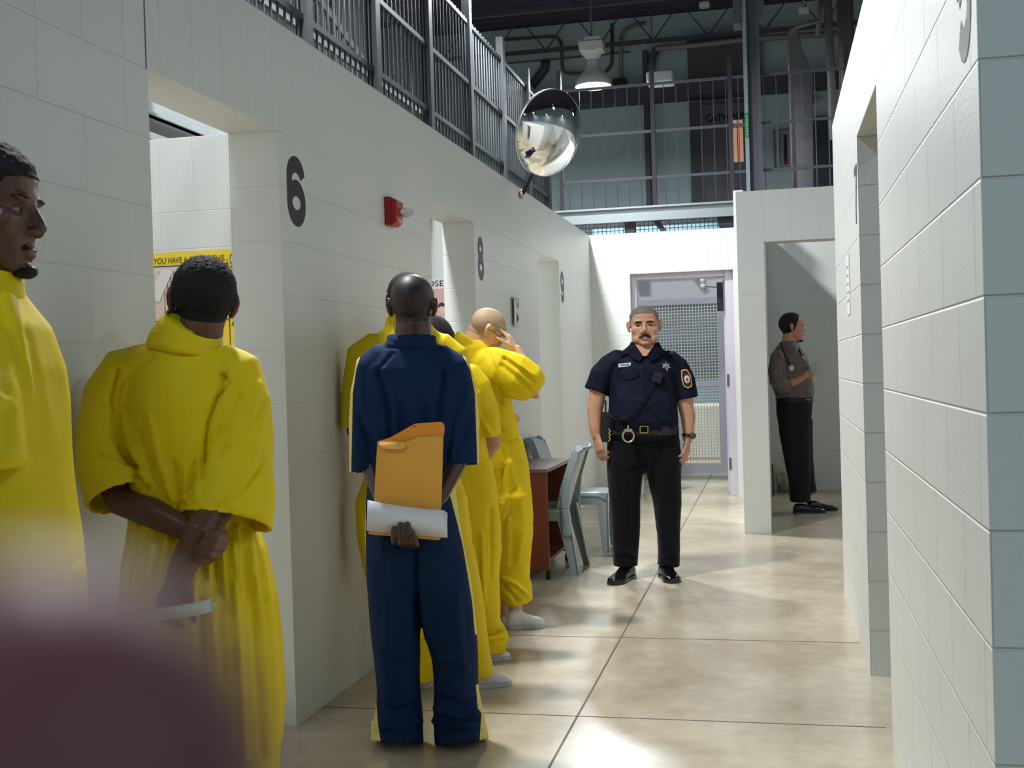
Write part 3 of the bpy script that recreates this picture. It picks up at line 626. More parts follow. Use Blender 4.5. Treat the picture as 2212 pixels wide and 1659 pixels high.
def plastic_chair(label, loc, rz, group):
    t = thing('plastic_chair', label, 'chair', (0, 0, 0), 0, group)     # faces +Y, local origin on the floor
    s = MB(); n = 10                 # seat slab, dished
    def sheet(f, nu, nv, th):
        V = [[Vector(f(i/nu, j/nv)) for j in range(nv+1)] for i in range(nu+1)]; n0 = len(s.v)
        for r_ in V: s.v += r_
        k = nv+1
        for i in range(nu):
            for j in range(nv): s.f.append((n0+i*k+j, n0+(i+1)*k+j, n0+(i+1)*k+j+1, n0+i*k+j+1))
    sheet(lambda u, v: ((u-.5)*.42, -.2+.42*v, .43-.012*math.sin(math.pi*u)*math.sin(math.pi*v)-.03*max(0, (v-.85)/.15)**2-.02*abs(2*u-1)**8), 10, 10, 0)
    o = s.build('seat', mPlast, t, smooth=True); so = o.modifiers.new('t', 'SOLIDIFY'); so.thickness = .022; so.offset = -1
    s = MB()
    def back(u, v):
        z = .40+.40*v; x = (u-.5)*(.40-.05*v**3); y = -.2-.10*v-.03*v*v-.035*math.cos(math.pi*(u-.5))+.03
        if v > .94: y -= .035*(v-.94)/.06
        return (x, y, z)
    sheet(back, 12, 14, 0)
    o = s.build('backrest', mPlast, t, smooth=True); so = o.modifiers.new('t', 'SOLIDIFY'); so.thickness = .02; so.offset = 0
    for sx in (-1, 1):
        for fr in (1, 0):
            top = Vector((sx*.195, .19 if fr else -.2, .42)); bot = Vector((sx*.215, .212 if fr else -.285, 0))
            b = MB(); k = 6; n0 = 0
            for i in range(k+1):
                f = i/k; p = top.lerp(bot, f); wd = .085*(1-f)+.045*f; dirn = -1 if fr else 1
                # L-section: outer plate and front plate
                b.v += [p+Vector((0, -wd/2, 0)), p+Vector((0, wd/2, 0)), p+Vector((-sx*.012, wd/2, 0)), p+Vector((-sx*.012, -wd/2, 0))]
            for i in range(k):
                for j in range(4): a = i*4+j; c2 = i*4+(j+1) % 4; b.f.append((a, c2, c2+4, a+4))
            b.f.append((3, 2, 1, 0)); b.f.append(tuple(k*4+j for j in range(4)))
            n1 = len(b.v)
            for i in range(k+1):
                f = i/k; p = top.lerp(bot, f); wd = .085*(1-f)+.045*f; yy = (wd/2 if fr else -wd/2)
                b.v += [p+Vector((0, yy, 0)), p+Vector((-sx*wd*.8, yy, 0)), p+Vector((-sx*wd*.8, yy-(.012 if fr else -.012), 0)), p+Vector((0, yy-(.012 if fr else -.012), 0))]
            for i in range(k):
                for j in range(4): a = n1+i*4+j; c2 = n1+i*4+(j+1) % 4; b.f.append((a, c2, c2+4, a+4))
            b.f.append((n1+3, n1+2, n1+1, n1)); b.f.append(tuple(n1+k*4+j for j in range(4)))
            b.build('leg', mPlast, t)
    for sx in (-1, 1):      # side struts of the back, running up from the rear legs
        b = MB(); pts = [(sx*.21, -.24, .25), (sx*.2, -.225, .42), (sx*.197, -.245, .6), (sx*.185, -.305, .78), (sx*.165, -.34, .8)]
        for i in range(len(pts)-1): b.bar(pts[i], pts[i+1], .02, .05, up=(0, 1, 0))
        b.build('back_strut', mPlast, t, bevel=.004)
    ap = MB(); ap.box(-.19, .19, .2, .212, .34, .42); ap.box(-.2, -.188, -.2, .2, .34, .42); ap.box(.188, .2, -.2, .2, .34, .42); ap.build('apron', mPlast, t)
    t.location = loc; t.rotation_euler = (0, 0, rz); return t
G = 'grey plastic chairs around the desk'
plastic_chair('grey plastic chair seen from the side, tucked into the near side of the desk', (-1.535, 7.46, 0), math.radians(89), G)
plastic_chair('grey plastic chair beyond the desk, back to the wall, glossy seat towards the officer', (-1.395, 8.33, 0), math.radians(-90), G)
t = thing('waste_bin', 'small waste bin with a clear crinkled bag by the man with the stethoscope', 'bin', (.0, 12.0, 0))
p = at_y(1686, 1060, 11.98); p.z = 0; p.x += .03
put(MB().lathe([(0, 0), (.06, 0), (.07, .2), (.066, .2), (.06, .01)], p, 20).build('bin_body', mat('bin_beige', (150, 138, 100), .5), smooth=True), t)
bb = MB(); n0 = 0; seg = 28
for i, (r, h) in enumerate([(.071, .1), (.074, .17), (.086, .22), (.086, .27), (.07, .29), (.05, .25)]):
    for j in range(seg):
        a = 2*math.pi*j/seg; rr = r*(1+.13*math.sin(5*a+i)+.07*math.sin(11*a+2*i)); bb.v.append(p+Vector((rr*math.cos(a), rr*math.sin(a), h+.02*math.sin(3*a+i))))
for i in range(5):
    for j in range(seg): a = i*seg+j; c2 = i*seg+(j+1) % seg; bb.f.append((a, c2, c2+seg, a+seg))
put(bb.build('plastic_bag', mat('clear_bag', (225, 222, 200), .12, alpha=.45, spec=1), smooth=False), t)
tag(MB().box(-.046, -.03, 11.6, 11.8, 0, .3).build('dark_box', mSteelDk), 'dark narrow box beside the bin, half hidden by the pier', 'box')
# ------------------------------------------------------------------ people
SKB = {}
def sk(pts, closed_u, ca, cb):  # unused placeholder kept minimal
    return None
FG = 1.7
class Parts:
    """closed shapes that are fused into ONE continuous surface"""
    def __init__(s): s.v = []; s.f = []; s.n = 0
    def add(s, v, f): s.v += [tuple(p) for p in v]; s.f += [tuple(i+s.n for i in q) for q in f]; s.n = len(s.v)
    def rings(s, R, flip=False):
        k = len(R[0]); v = [p for r in R for p in r]; f = []
        for i in range(len(R)-1):
            for j in range(k): a = i*k+j; b = i*k+(j+1) % k; f.append((a, b, b+k, a+k))
        f.append(tuple(range(k))[::-1]); f.append(tuple((len(R)-1)*k+j for j in range(k)))
        if flip: f = [q[::-1] for q in f]
        s.add(v, f)
    def tube3(s, pts, rad, ref, seg=20, pw=2.0, hollow=0, caps=(1, 1)):
        """pts 3D, rad [(a,b)], a across (t x ref), b along ref-ish"""
        P = [Vector(p) for p in pts]; rad = [r if isinstance(r, (tuple, list)) else (r, r) for r in rad]; k = len(P); R = []
        ref = Vector(ref)
        T = []
        for i in range(k):
            a = (P[i]-P[i-1]).normalized() if i else (P[1]-P[0]).normalized(); b = (P[i+1]-P[i]).normalized() if i < k-1 else a
            T.append((a+b).normalized())
        def ring(p, t, a, b):
            u = t.cross(ref).normalized(); w = u.cross(t); out = []
            for j in range(seg):
                an = 2*math.pi*j/seg; c, s_ = math.cos(an), math.sin(an)
                out.append(p+u*(a*math.copysign(abs(c)**(2/pw), c))+w*(b*math.copysign(abs(s_)**(2/pw), s_)))
            return out
        if caps[0]:
            a, b = rad[0]; m = min(a, b)
            R.append(ring(P[0]-T[0]*m*.55, T[0], a*.35, b*.35)); R.append(ring(P[0]-T[0]*m*.4, T[0], a*.72, b*.72))
        for i in range(k): R.append(ring(P[i], T[i], *rad[i]))
        a, b = rad[-1]; m = min(a, b)
        if hollow:
            R.append(ring(P[-1], T[-1], a-.008, b-.008)); R.append(ring(P[-1]-T[-1]*hollow, T[-1], a*.8, b*.8))
        elif caps[1]:
            R.append(ring(P[-1]+T[-1]*m*.4, T[-1], a*.72, b*.72)); R.append(ring(P[-1]+T[-1]*m*.55, T[-1], a*.35, b*.35))
        s.rings(R)
    def ell(s, c, X, Y, Z, r, seg=44, rg=28):
        c = Vector(c); v = []; f = []
        for i in range(rg+1):
            th = math.pi*i/rg
            for j in range(seg):
                ph = 2*math.pi*j/seg; v.append(c+X*(r[0]*math.sin(th)*math.cos(ph))+Y*(r[1]*math.sin(th)*math.sin(ph))+Z*(r[2]*math.cos(th)))
        for i in range(rg):
            for j in range(seg): a = i*seg+j; b = i*seg+(j+1) % seg; f.append((a, a+seg, b+seg, b))
        s.add(v, f)
def fuse(parts, voxel, smooth=3):
    me = bpy.data.meshes.new('tmp'); me.from_pydata(parts.v, [], parts.f); me.validate()
    bm = bmesh.new(); bm.from_mesh(me); bmesh.ops.remove_doubles(bm, verts=bm.verts, dist=1e-5); bmesh.ops.recalc_face_normals(bm, faces=bm.faces); bm.to_mesh(me); bm.free()
    o = bpy.data.objects.new('tmp', me); COL.objects.link(o)
    r = o.modifiers.new('r', 'REMESH'); r.mode = 'VOXEL'; r.voxel_size = voxel
    if smooth: q = o.modifiers.new('s', 'SMOOTH'); q.factor = .6; q.iterations = smooth
    dg = bpy.context.evaluated_depsgraph_get(); out = bpy.data.meshes.new_from_object(o.evaluated_get(dg))
    bpy.data.objects.remove(o); bpy.data.meshes.remove(me)
    return out
def arr(me):
    n = len(me.vertices); v = np.empty(n*3); me.vertices.foreach_get('co', v)
    nn = np.empty(n*3); me.vertices.foreach_get('normal', nn)
    return v.reshape(-1, 3), nn.reshape(-1, 3)
def setv(me, v): me.vertices.foreach_set('co', v.ravel()); me.update(); me.polygons.foreach_set('use_smooth', [True]*len(me.polygons))
NR, NU, NF = np.array(cR), np.array(cU), np.array(cF)
def topx(v):
    d = v-np.array(CAMP); z = d@NF; return 1106+FPX*(d@NR)/z, 829.5-FPX*(d@NU)/z, z
def seg_dist(px, py, a, b):
    ax, ay = a; bx_, by = b; dx, dy = bx_-ax, by-ay; L2 = dx*dx+dy*dy+1e-9
    t = np.clip(((px-ax)*dx+(py-ay)*dy)/L2, 0, 1); return np.hypot(px-ax-t*dx, py-ay-t*dy), t
def folds(v, n, lst, s):
    """crease ridges / valleys laid over a garment: (polyline, half-width, height in mm)"""
    px, py, z = topx(v); fw = np.clip(-(n@NF)*1.6, 0, 1); D = np.zeros(len(v))
    for pl, w, a in lst:
        best = np.full(len(v), 1e9)
        for i in range(len(pl)-1):
            d, t = seg_dist(px, py, pl[i], pl[i+1]); best = np.minimum(best, d)
        D += a*.001*np.exp(-(best/w)**2)
    return D*fw*FG
def rumple(v, amp, sc, seed=0, stretch=(1, 1, .45)):
    out = np.empty(len(v)); sx, sy, sz = sc*stretch[0], sc*stretch[1], sc*stretch[2]
    nz = noise.noise
    for i, p in enumerate(v.tolist()): out[i] = nz((p[0]*sx+seed, p[1]*sy, p[2]*sz))
    a = 1-np.abs(out)*2.2
    return amp*(.5*out+.5*(a-.5))

def two_tone(m, c2):          # woven side stripe: second cloth colour where the mesh carries the stripe
    nt = m.node_tree; a = nt.nodes.new('ShaderNodeAttribute'); a.attribute_name = 'stripe'; g = nt.nodes.new('ShaderNodeMath'); g.operation = 'GREATER_THAN'; g.inputs[1].default_value = .5
    mx = nt.nodes.new('ShaderNodeMixRGB'); b = nt.nodes['Principled BSDF']; mx.inputs[1].default_value = b.inputs['Base Color'].default_value; mx.inputs[2].default_value = lin(c2)
    nt.links.new(a.outputs['Fac'], g.inputs[0]); nt.links.new(g.outputs[0], mx.inputs[0]); nt.links.new(mx.outputs[0], b.inputs['Base Color'])
class Person:
    def __init__(s, label, zc, base, skin, name='person'):
        s.z = zc; s.k = FPX/zc; g = at(base[0], base[1], zc)
        s.root = thing(name, label, 'person', (g.x, g.y, 0)); bpy.context.view_layer.update()
        s.skin = skin; s.B = Parts(); s.G = {}; s.heads = []
    def P(s, x, y, d=0): return at(x, y, s.z+d)
    def tb(s, tgt, pts, **kw):       # pts: (x, y, depth offset m, half-width px, half-depth m)
        s_ = Parts() if tgt is None else tgt
        s_.tube3([s.P(p[0], p[1], p[2]) for p in pts], [(p[3]/s.k, p[4]) for p in pts], cF, **kw); return s_
    def put(s, o): return put(o, s.root)
    def garment(s, name, parts, m, voxel=.008, smooth=4, fl=(), rum=(.006, 9), seed=0, fn=None, stripe=None, parent=None):
        me = fuse(parts, voxel, smooth); v, n = arr(me)
        D = folds(v, n, fl, s.k)
        if rum: D = D+rumple(v, rum[0], rum[1], seed, rum[2] if len(rum) > 2 else (1, 1, .45))
        v = v+n*D[:, None]
        if fn is not None: v = fn(v, n)
        v[:, 2] = np.maximum(v[:, 2], .004)
        setv(me, v); me.name = name
        o = link(name, me, m)
        if stripe is not None:
            px, py, z = topx(v); at_ = me.attributes.new('stripe', 'FLOAT', 'POINT'); at_.data.foreach_set('value', np.clip(.5+stripe(px, py, v, n)/8, 0, 1).astype(np.float32))
        return s.put(o) if parent is None else put(o, parent)
    def body(s, voxel=.0045, smooth=3, m=None):
        me = fuse(s.B, voxel, smooth); v, n = arr(me)
        for h in s.heads: v = h.sculpt(v)
        setv(me, v); me.name = 'body'; s.bm = me; o = link('body', me, m or s.skin); s.bo = s.put(o); return s.bo
    def patch(s, name, mask, thick, m, noise_amp=0, nsc=120, h=None, label=None):
        """a layer grown from the head surface where mask(local) > 0 (hair, brows, beard, lips)"""
        h = h or s.heads[0]; v, n = arr(s.bm); q = h.local(v)
        near = ~((np.abs(q[:, 0]) > .0785) & (q[:, 1] > -.05) & (q[:, 1] < .03) & (q[:, 2] < .055)) & (np.abs(q[:, 0]) < .13) & (np.abs(q[:, 1]) < .16) & (q[:, 2] > -.17) & (q[:, 2] < .16)
        mk = np.where(near, mask(q), -1)
        fs = np.empty(len(s.bm.polygons)*4, dtype=int) if all(len(p.vertices) == 4 for p in s.bm.polygons) else None
        F = np.array([p.vertices[:] for p in s.bm.polygons if len(p.vertices) == 4])
        keep = F[(mk[F] > 0).any(1)]; ids = np.unique(keep); mp = -np.ones(len(v), int); mp[ids] = np.arange(len(ids))
        t = np.clip(mk[ids], 0, 1); nz = np.array([noise.noise((p[0]*nsc, p[1]*nsc, p[2]*nsc)) for p in v[ids].tolist()]) if noise_amp else 0
        off = thick*h.S*t**.5-.0012*(mk[ids] <= 0)+(noise_amp*nz*t if noise_amp else 0)
        dr = n[ids]
        if thick > .006:      # fuller hair grows away from the middle of the skull
            ql = q[ids]-np.array([0, -.012, .015]); rad = ql[:, :1]*np.array(h.X)+ql[:, 1:2]*np.array(h.Y)+ql[:, 2:]*np.array(h.Z); rad /= np.linalg.norm(rad, axis=1)[:, None]; dr = .25*dr+.75*rad
        nv = v[ids]+dr*off[:, None]
        me = mesh(name, nv, mp[keep], True); o = link(name, me, m); s.put(o)
        if label: o['label'] = label
        return o

def collar(per, pts, m, th=.004, name='collar'):
    Q = Parts(); P = [per.P(*q[:3]) for q in pts]; R = []; seg = 40
    for i, q in enumerate(pts):
        t = (P[min(i+1, len(P)-1)]-P[max(i-1, 0)]).normalized(); u = t.cross(cF).normalized(); w = u.cross(t)
        R.append([P[i]+u*(q[3]/per.k*math.cos(2*math.pi*j/seg))+w*(q[4]*math.sin(2*math.pi*j/seg)) for j in range(seg)])
    b = MB(); b.v = [p_ for r in R for p_ in r]
    for i in range(len(R)-1):
        for j in range(seg): a = i*seg+j; c = i*seg+(j+1) % seg; b.f.append((a, c, c+seg, a+seg))
    o = per.put(b.build(name, m, smooth=True)); so = o.modifiers.new('t', 'SOLIDIFY'); so.thickness = th; so.offset = 0; return o

class Head:
    def __init__(s, per, c, face, up, S=1.0, ears=True, wide=1.0, jaw=0):
        s.c = Vector(c); s.Y = Vector(face).normalized(); s.Z = Vector(up); s.Z = (s.Z-s.Y*s.Z.dot(s.Y)).normalized(); s.X = s.Y.cross(s.Z); s.S = S; s.per = per
        B = per.B; X, Y, Z = s.X, s.Y, s.Z
        def W(x, y, z): return s.c+(X*(x*wide)+Y*y+Z*z)*S
        s.W = W
        def E(p, r): B.ell(W(*p), X, Y, Z, [a*S for a in (r[0]*wide, r[1], r[2])])
        E((0, -.01, .03), (.075, .094, .084))
        E((0, .02, .02), (.071, .068, .075))
        rings = [(.06, .066, -.05, .086), (.03, .068, -.04, .085), (0, .067, -.04, .082), (-.03, .065, -.035, .081), (-.055, .061, -.02, .079), (-.08, .053, -.005, .077), (-.1, .038, .015, .075), (-.114, .022, .03, .068)]
        R = []
        for z, hw, yb, yf in rings:
            yc, hy = (yb+yf)/2, (yf-yb)/2
            R.append([W(hw*math.copysign(abs(math.cos(a))**.8, math.cos(a)), yc+hy*math.copysign(abs(math.sin(a))**.9, math.sin(a)), z) for a in [2*math.pi*j/24 for j in range(24)]])
        B.rings(R)
        B.tube3([W(0, .078, .012), W(0, .09, -.012), W(0, .1, -.034)], [(.007*S, .01*S), (.009*S, .011*S), (.013*S, .011*S)], Y, seg=12)
        for sx in (-1, 1):
            E((sx*.013, .088, -.04), (.009, .011, .008))
            E((sx*.03, .078, .019), (.026, .01, .008))
            E((sx*.042, .056, -.022), (.026, .018, .027))
            if jaw: E((sx*.038, .035, -.078), (.026, .04, .03))
            if ears:
                a = W(sx*.078, -.012, .018); 
                B.tube3([W(sx*.074, -.005, .02), W(sx*.083, -.016, .026), W(sx*.086, -.022, .008), W(sx*.081, -.016, -.014), W(sx*.074, -.008, -.03)], [(.006*S, .006*S), (.009*S, .007*S), (.009*S, .006*S), (.009*S, .007*S), (.007*S, .006*S)], Y, seg=10)
                E((sx*.077, -.01, .0), (.004, .014, .024))
        E((0, .081, -.069), (.022, .008, .0055)); E((0, .08, -.079), (.019, .008, .0065)); E((0, .074, -.104), (.021, .014, .013))
        per.heads.append(s)
    def local(s, v):
        d = v-np.array(s.c); return np.stack([d@np.array(s.X), d@np.array(s.Y), d@np.array(s.Z)], 1)/s.S
    def sculpt(s, v):
        q = s.local(v); near = (np.abs(q) < .16).all(1); f = near & (q[:, 1] > .03); x, y, z = q[:, 0], q[:, 1], q[:, 2]
        D = np.zeros(len(v))
        for sx in (-1, 1): D -= .0085*np.exp(-((x-sx*.031)/.017)**2-((z+.001)/.0095)**2)
        D -= .0028*np.exp(-(x/.024)**4-((z+.0742)/.0022)**2)
        D -= .003*np.exp(-(x/.02)**2-((z+.091)/.006)**2)
        for sx in (-1, 1): D -= .003*np.exp(-((x-sx*.0075)/.0035)**2-((z+.046)/.003)**2)
        D = np.where(f, D, 0)*s.S
        return v+np.array(s.Y)[None]*D[:, None]
    def eyes(s, lid=.35, white=(205, 195, 188)):
        mW, mI = mat('eye_white_shaded', (150, 138, 132), .3), mat('eye_dark', (22, 16, 14), .12)  # white of the eye darkened, socket shade put into the colour
        for sx in (-1, 1):
            c = s.W(sx*.031, .0655, -.001); e = s.per.put(MB().ball(c, .0118*s.S, 20, 14).build('eye', mW, smooth=True))
            p = s.W(sx*.031, .0655+.0095, -.002)
            put(MB().ball(p, .0052*s.S, 12, 8, (1, 1, 1)).build('iris', mI, smooth=True), e)
            b = MB(); k = 12; n = 6       # upper eyelid: a skin-coloured shell over the top of the eyeball
            for lo, hi in ((lid, 1.5), (-1.5, -.42)):
                n0 = len(b.v)
                for i in range(n+1):
                    th = lo+(hi-lo)*i/n
                    for j in range(k+1):
                        ph = math.radians(-80+160*j/k); r = .0128*s.S
                        b.v.append(c+s.X*(r*math.cos(th)*math.sin(ph))+s.Y*(r*math.cos(th)*math.cos(ph))+s.Z*(r*math.sin(th)))
                for i in range(n):
                    for j in range(k): a = n0+i*(k+1)+j; b.f.append((a, a+1, a+k+2, a+k+1))
            s.per.put(b.build('eyelid', s.per.skin, smooth=True))

def hand(B, wrist, D, N, thumb, curl=(.35, .4, .45, .5), L=.185, spread=.08, tcurl=.5, tout=.75, sc=1.0, pip=1.25):
    """palm, four unequal bent fingers and a thumb; palm faces N, fingers point along D, thumb on side `thumb`"""
    wrist = Vector(wrist); D = Vector(D).normalized(); N = Vector(N); N = (N-D*N.dot(D)).normalized(); Sd = D.cross(N)*thumb; k = L/.185*sc
    pl = .088*k
    B.tube3([wrist-D*.01*k, wrist+D*.018*k, wrist+D*.05*k, wrist+D*pl], [(.027*k, .017*k), (.031*k, .0155*k), (.039*k, .0145*k), (.039*k, .0115*k)], N, seg=20, pw=2.6)
    offs = (.029, .0098, -.0098, -.028); ln = (.071, .079, .073, .057)
    for i in range(4):
        base = wrist+D*(pl-.004*k-(.004*k if i in (0,) else .009*k if i == 3 else 0))+Sd*offs[i]*k
        ang = 0; d0 = (D+Sd*(spread*(1.5-i)/1.5)).normalized(); p = base; pts = [base-D*.02*k, base]; rr = [.0088*k, .0090*k]
        r0 = (.0088, .0092, .0088, .0076)[i]*k
        for j, fr in enumerate((.45, .3, .25)):
            ang += curl[i]*(1 if j == 0 else pip); dd = (d0*math.cos(ang)+N*math.sin(ang)).normalized()
            m_ = p+dd*ln[i]*k*fr*.5; p = p+dd*ln[i]*k*fr; pts += [m_, p]; rr += [r0*(1-.04*j), r0*(.97-.09*j)]
        B.tube3(pts, [(a, a) for a in rr], Sd, seg=12)
    tb = wrist+D*.02*k+Sd*.024*k+N*.004*k; d1 = (D*.75+Sd*tout+N*.35).normalized(); p1 = tb+d1*.042*k
    d2 = (d1*math.cos(tcurl)+((N*.6-Sd*.5)).normalized()*math.sin(tcurl)+D*.2).normalized(); p2 = p1+d2*.032*k; p3 = p2+(d2+N*.15-Sd*.1*tcurl).normalized()*.026*k
    B.tube3([tb-d1*.012*k, tb, p1, p2, p3], [(.013*k,)*2, (.0145*k,)*2, (.0115*k,)*2, (.0105*k,)*2, (.0085*k,)*2], D, seg=12)
    return pts
def wrap_hand(B, wrist, D, N, thumb, L=.18): return hand(B, wrist, D, N, thumb, curl=(.75, .8, .8, .85), L=L, tcurl=.9)

mYellow = mat('yellow_uniform_cloth', (230, 200, 16), .62, spec=.25, bump=.0006, bscale=420)
mNavyCloth = mat('navy_uniform_cloth', (13, 40, 76), .75, spec=.2, bump=.0006, bscale=420)
mStripe = mat('cream_stripe_cloth', (226, 208, 128), .7, bump=.0006, bscale=420)
two_tone(mNavyCloth, (226, 208, 128))
mSkinDark = mat('skin_dark_brown', (98, 62, 50), .42, spec=.5, sss=.05, var=.12, vscale=14)
mSkinDeep = mat('skin_deep_brown', (72, 46, 40), .3, spec=.6, sss=.05, var=.1, vscale=14)
mSkinTan = mat('skin_tan', (186, 138, 112), .45, sss=.08, var=.1, vscale=18)
mSkinPale = mat('skin_light_tan', (214, 170, 132), .42, sss=.08, var=.08, vscale=18)
mSkinRose = mat('skin_rosy', (196, 134, 112), .45, sss=.08, var=.1, vscale=18)
mHairBlk = mat('hair_black', (20, 16, 16), .75, bump=.004, bscale=260)
mHairGrey = mat('hair_salt_and_pepper', (104, 98, 92), .75, var=.5, vscale=45, bump=.002, bscale=260)
mHairBrn = mat('hair_dark_brown', (36, 26, 24), .6, bump=.003, bscale=220)
mStub = mat('shaved_stubble', (176, 148, 118), .6)
mShoeW = mat('white_canvas_shoe', (222, 222, 226), .5)
mSole = mat('pale_sole', (190, 190, 195), .6)
mShoeB = mat('black_polished_leather', (14, 12, 14), .12, spec=.8)
mPolice = mat('dark_navy_uniform', (12, 16, 36), .75, spec=.2, bump=.0005, bscale=400)
mPoliceP = mat('dark_navy_trousers', (7, 8, 15), .8, spec=.15, sheen=.1, bump=.0005, bscale=400)

def hair_fuzz(per, mask, m, n=9000, ln=.012, seed=1, name='hair_tips'):
    h = per.heads[0]; v, nn = arr(per.bm); q = h.local(v); mk = mask(q); near = (np.abs(q) < .17).all(1) & ~((np.abs(q[:, 0]) > .07) & (q[:, 1] > -.05) & (q[:, 1] < .03) & (q[:, 2] < .055))
    ids = np.where((mk > .25) & near)[0]; rs = np.random.RandomState(seed); pick = rs.choice(ids, n); P = v[pick]; Nn = nn[pick]
    return P, Nn, rs
def shoe(per, heel, toe, m, h=.085, w=.045, zoff=0, sole=None):
    heel, toe = Vector(heel), Vector(toe); heel.z = toe.z = 0; d = (toe-heel); L = d.length; d.normalize(); Pp = Parts(); up = Vector((0, 0, 1)); sd = d.cross(up)
    R = []
    for f, wd, hh in ((-.02, .55, .55), (.03, .8, .85), (.15, .88, 1.0), (.33, .82, .95), (.5, .9, .68), (.68, 1.05, .52), (.85, .98, .45), (.96, .7, .36), (1.0, .4, .25)):
        c = heel+d*(L*f); R.append([c+sd*(w*wd*math.copysign(abs(math.cos(a))**.75, math.cos(a)))+up*(.006+h*hh*.5*(1+math.copysign(abs(math.sin(a))**.8, math.sin(a)))) for a in [2*math.pi*j/20 for j in range(20)]])
    Pp.rings(R); me = fuse(Pp, .0045, 2); v, n = arr(me); setv(me, v); o = per.put(link('shoe', me, m))
    sb = MB(); R = []
    out = []
    for f, wd in ((-.025, .5), (.03, .85), (.15, .93), (.35, .86), (.55, .98), (.7, 1.1), (.86, 1.03), (.97, .72), (1.015, .35)): out.append((f, wd))
    pts = [heel+d*(L*f)+sd*(w*wd) for f, wd in out]+[heel+d*(L*f)-sd*(w*wd) for f, wd in out[::-1]]
    sb.prism([p+up*.001 for p in pts], (0, 0, .018)); put(sb.build('sole', sole or mSole), o)
    return o
def smooth01(x, a, b): t = np.clip((x-a)/(b-a), 0, 1); return t*t*(3-2*t)
def hair_cap(front=.075, nape=-.055, side=-.0, temple=.03):
    """scalp mask: forehead line, temples, nape"""
    def f(q):
        x, y, z = q[:, 0], q[:, 1], q[:, 2]
        line = np.where(y > .0, np.interp(y, [0, .03, .06, .09], [side, .012, front-.02, front]), np.interp(y, [-.1, -.03, 0], [nape, nape+.01, side]))
        m = smooth01(z-line, -.004, .012)
        ear = ((np.abs(x) > .07) & (y > -.035) & (y < .016) & (z < .034)); return np.where(ear, -1, m-.02)
    return f
# ================= person 4: bald man in navy, centre =================
p = Person('bald person seen from behind in navy uniform with cream side stripes', 4.12, (935, 1590), mSkinDeep)
P4 = p
p.tb(p.B, [(888, 790, 0, 95, .08), (888, 900, 0, 85, .085), (888, 1040, 0, 80, .085), (888, 1130, 0, 82, .085)])
p.tb(p.B, [(893, 790, 0, 52, .055), (893, 740, 0, 42, .055), (893, 700, -.0, 38, .052), (892, 660, .01, 38, .05)])
for x0, x1 in ((840, 858), (940, 985)): p.tb(p.B, [(x0, 1130, 0, 38, .07), (x1-3, 1350, 0, 28, .05), (x1, 1560, 0, 20, .035)])
Head(p, p.P(892, 664, .015), cF+cR*.12-Vector((0, 0, .03)), cU, S=1.01, wide=1.0)
# arms: shoulders -> elbows -> hands meeting behind the back under the envelope
p.tb(p.B, [(800, 815, 0, 30, .045), (795, 930, -.02, 26, .042), (803, 1010, -.05, 22, .036), (826, 1075, -.12, 19, .03), (856, 1130, -.17, 15, .022)])
p.tb(p.B, [(988, 815, 0, 30, .045), (995, 930, -.02, 26, .042), (985, 1000, -.05, 23, .036), (950, 1070, -.1, 19, .03), (910, 1120, -.13, 15, .022)])
# right hand supports the bundle from below, four fingertips over its front
k4 = p
hw = p.P(868, 1190, -.155)
pts = []
for (xb, yb, xt, yt, r) in ((852, 1172, 851, 1140, 7.6), (868, 1176, 865, 1131, 8), (884, 1176, 880, 1130, 8), (899, 1180, 886+2, 1146, 7.6)):
    a = p.P(xb, yb, -.14); b = p.P(xb, yb-4, -.205); c = p.P((xb+xt)/2, (yb+yt)/2, -.222); e = p.P(xt, yt, -.217)
    p.B.tube3([p.P(868, 1165, -.115), a, b, c, e], [(.012, .012), (r/p.k, r/p.k), (r/p.k, r/p.k), (r/p.k*.95,)*2, (r/p.k*.8,)*2], cR, seg=12)
p.B.tube3([p.P(905, 1120, -.12), p.P(885, 1150, -.125), p.P(868, 1172, -.13)], [(.02, .016), (.034, .018), (.036, .016)], cF, seg=18)
p.B.tube3([p.P(840, 1120, -.14), p.P(856, 1140, -.13), p.P(845, 1100, -.12)], [(.015, .014), (.013, .012), (.009, .009)], cF, seg=12)
p.body(.0036, 3)
G = Parts()
p.tb(G, [(889, 735, 0, 50, .06), (889, 748, 0, 60, .07), (889, 775, 0, 92, .09), (888, 800, 0, 108, .108), (888, 850, 0, 112, .115), (888, 930, 0, 108, .115), (888, 1000, 0, 102, .112), (888, 1035, -.0, 98, .108)], seg=32, pw=2.5, caps=(0, 0))
p.tb(G, [(889, 752, 0, 56, .068), (889, 722, -.005, 49, .062)], seg=28, caps=(0, 0))
p.tb(G, [(835, 778, 0, 42, .07), (806, 800, 0, 42, .075), (796, 850, 0, 40, .075), (793, 930, -.005, 40, .075), (797, 1020, -.02, 41, .07)], seg=24, hollow=.05, pw=2.3)
p.tb(G, [(942, 778, 0, 42, .07), (975, 800, 0, 42, .075), (988, 850, 0, 41, .075), (993, 930, -.005, 41, .075), (993, 1004, -.02, 42, .07)], seg=24, hollow=.05, pw=2.3)
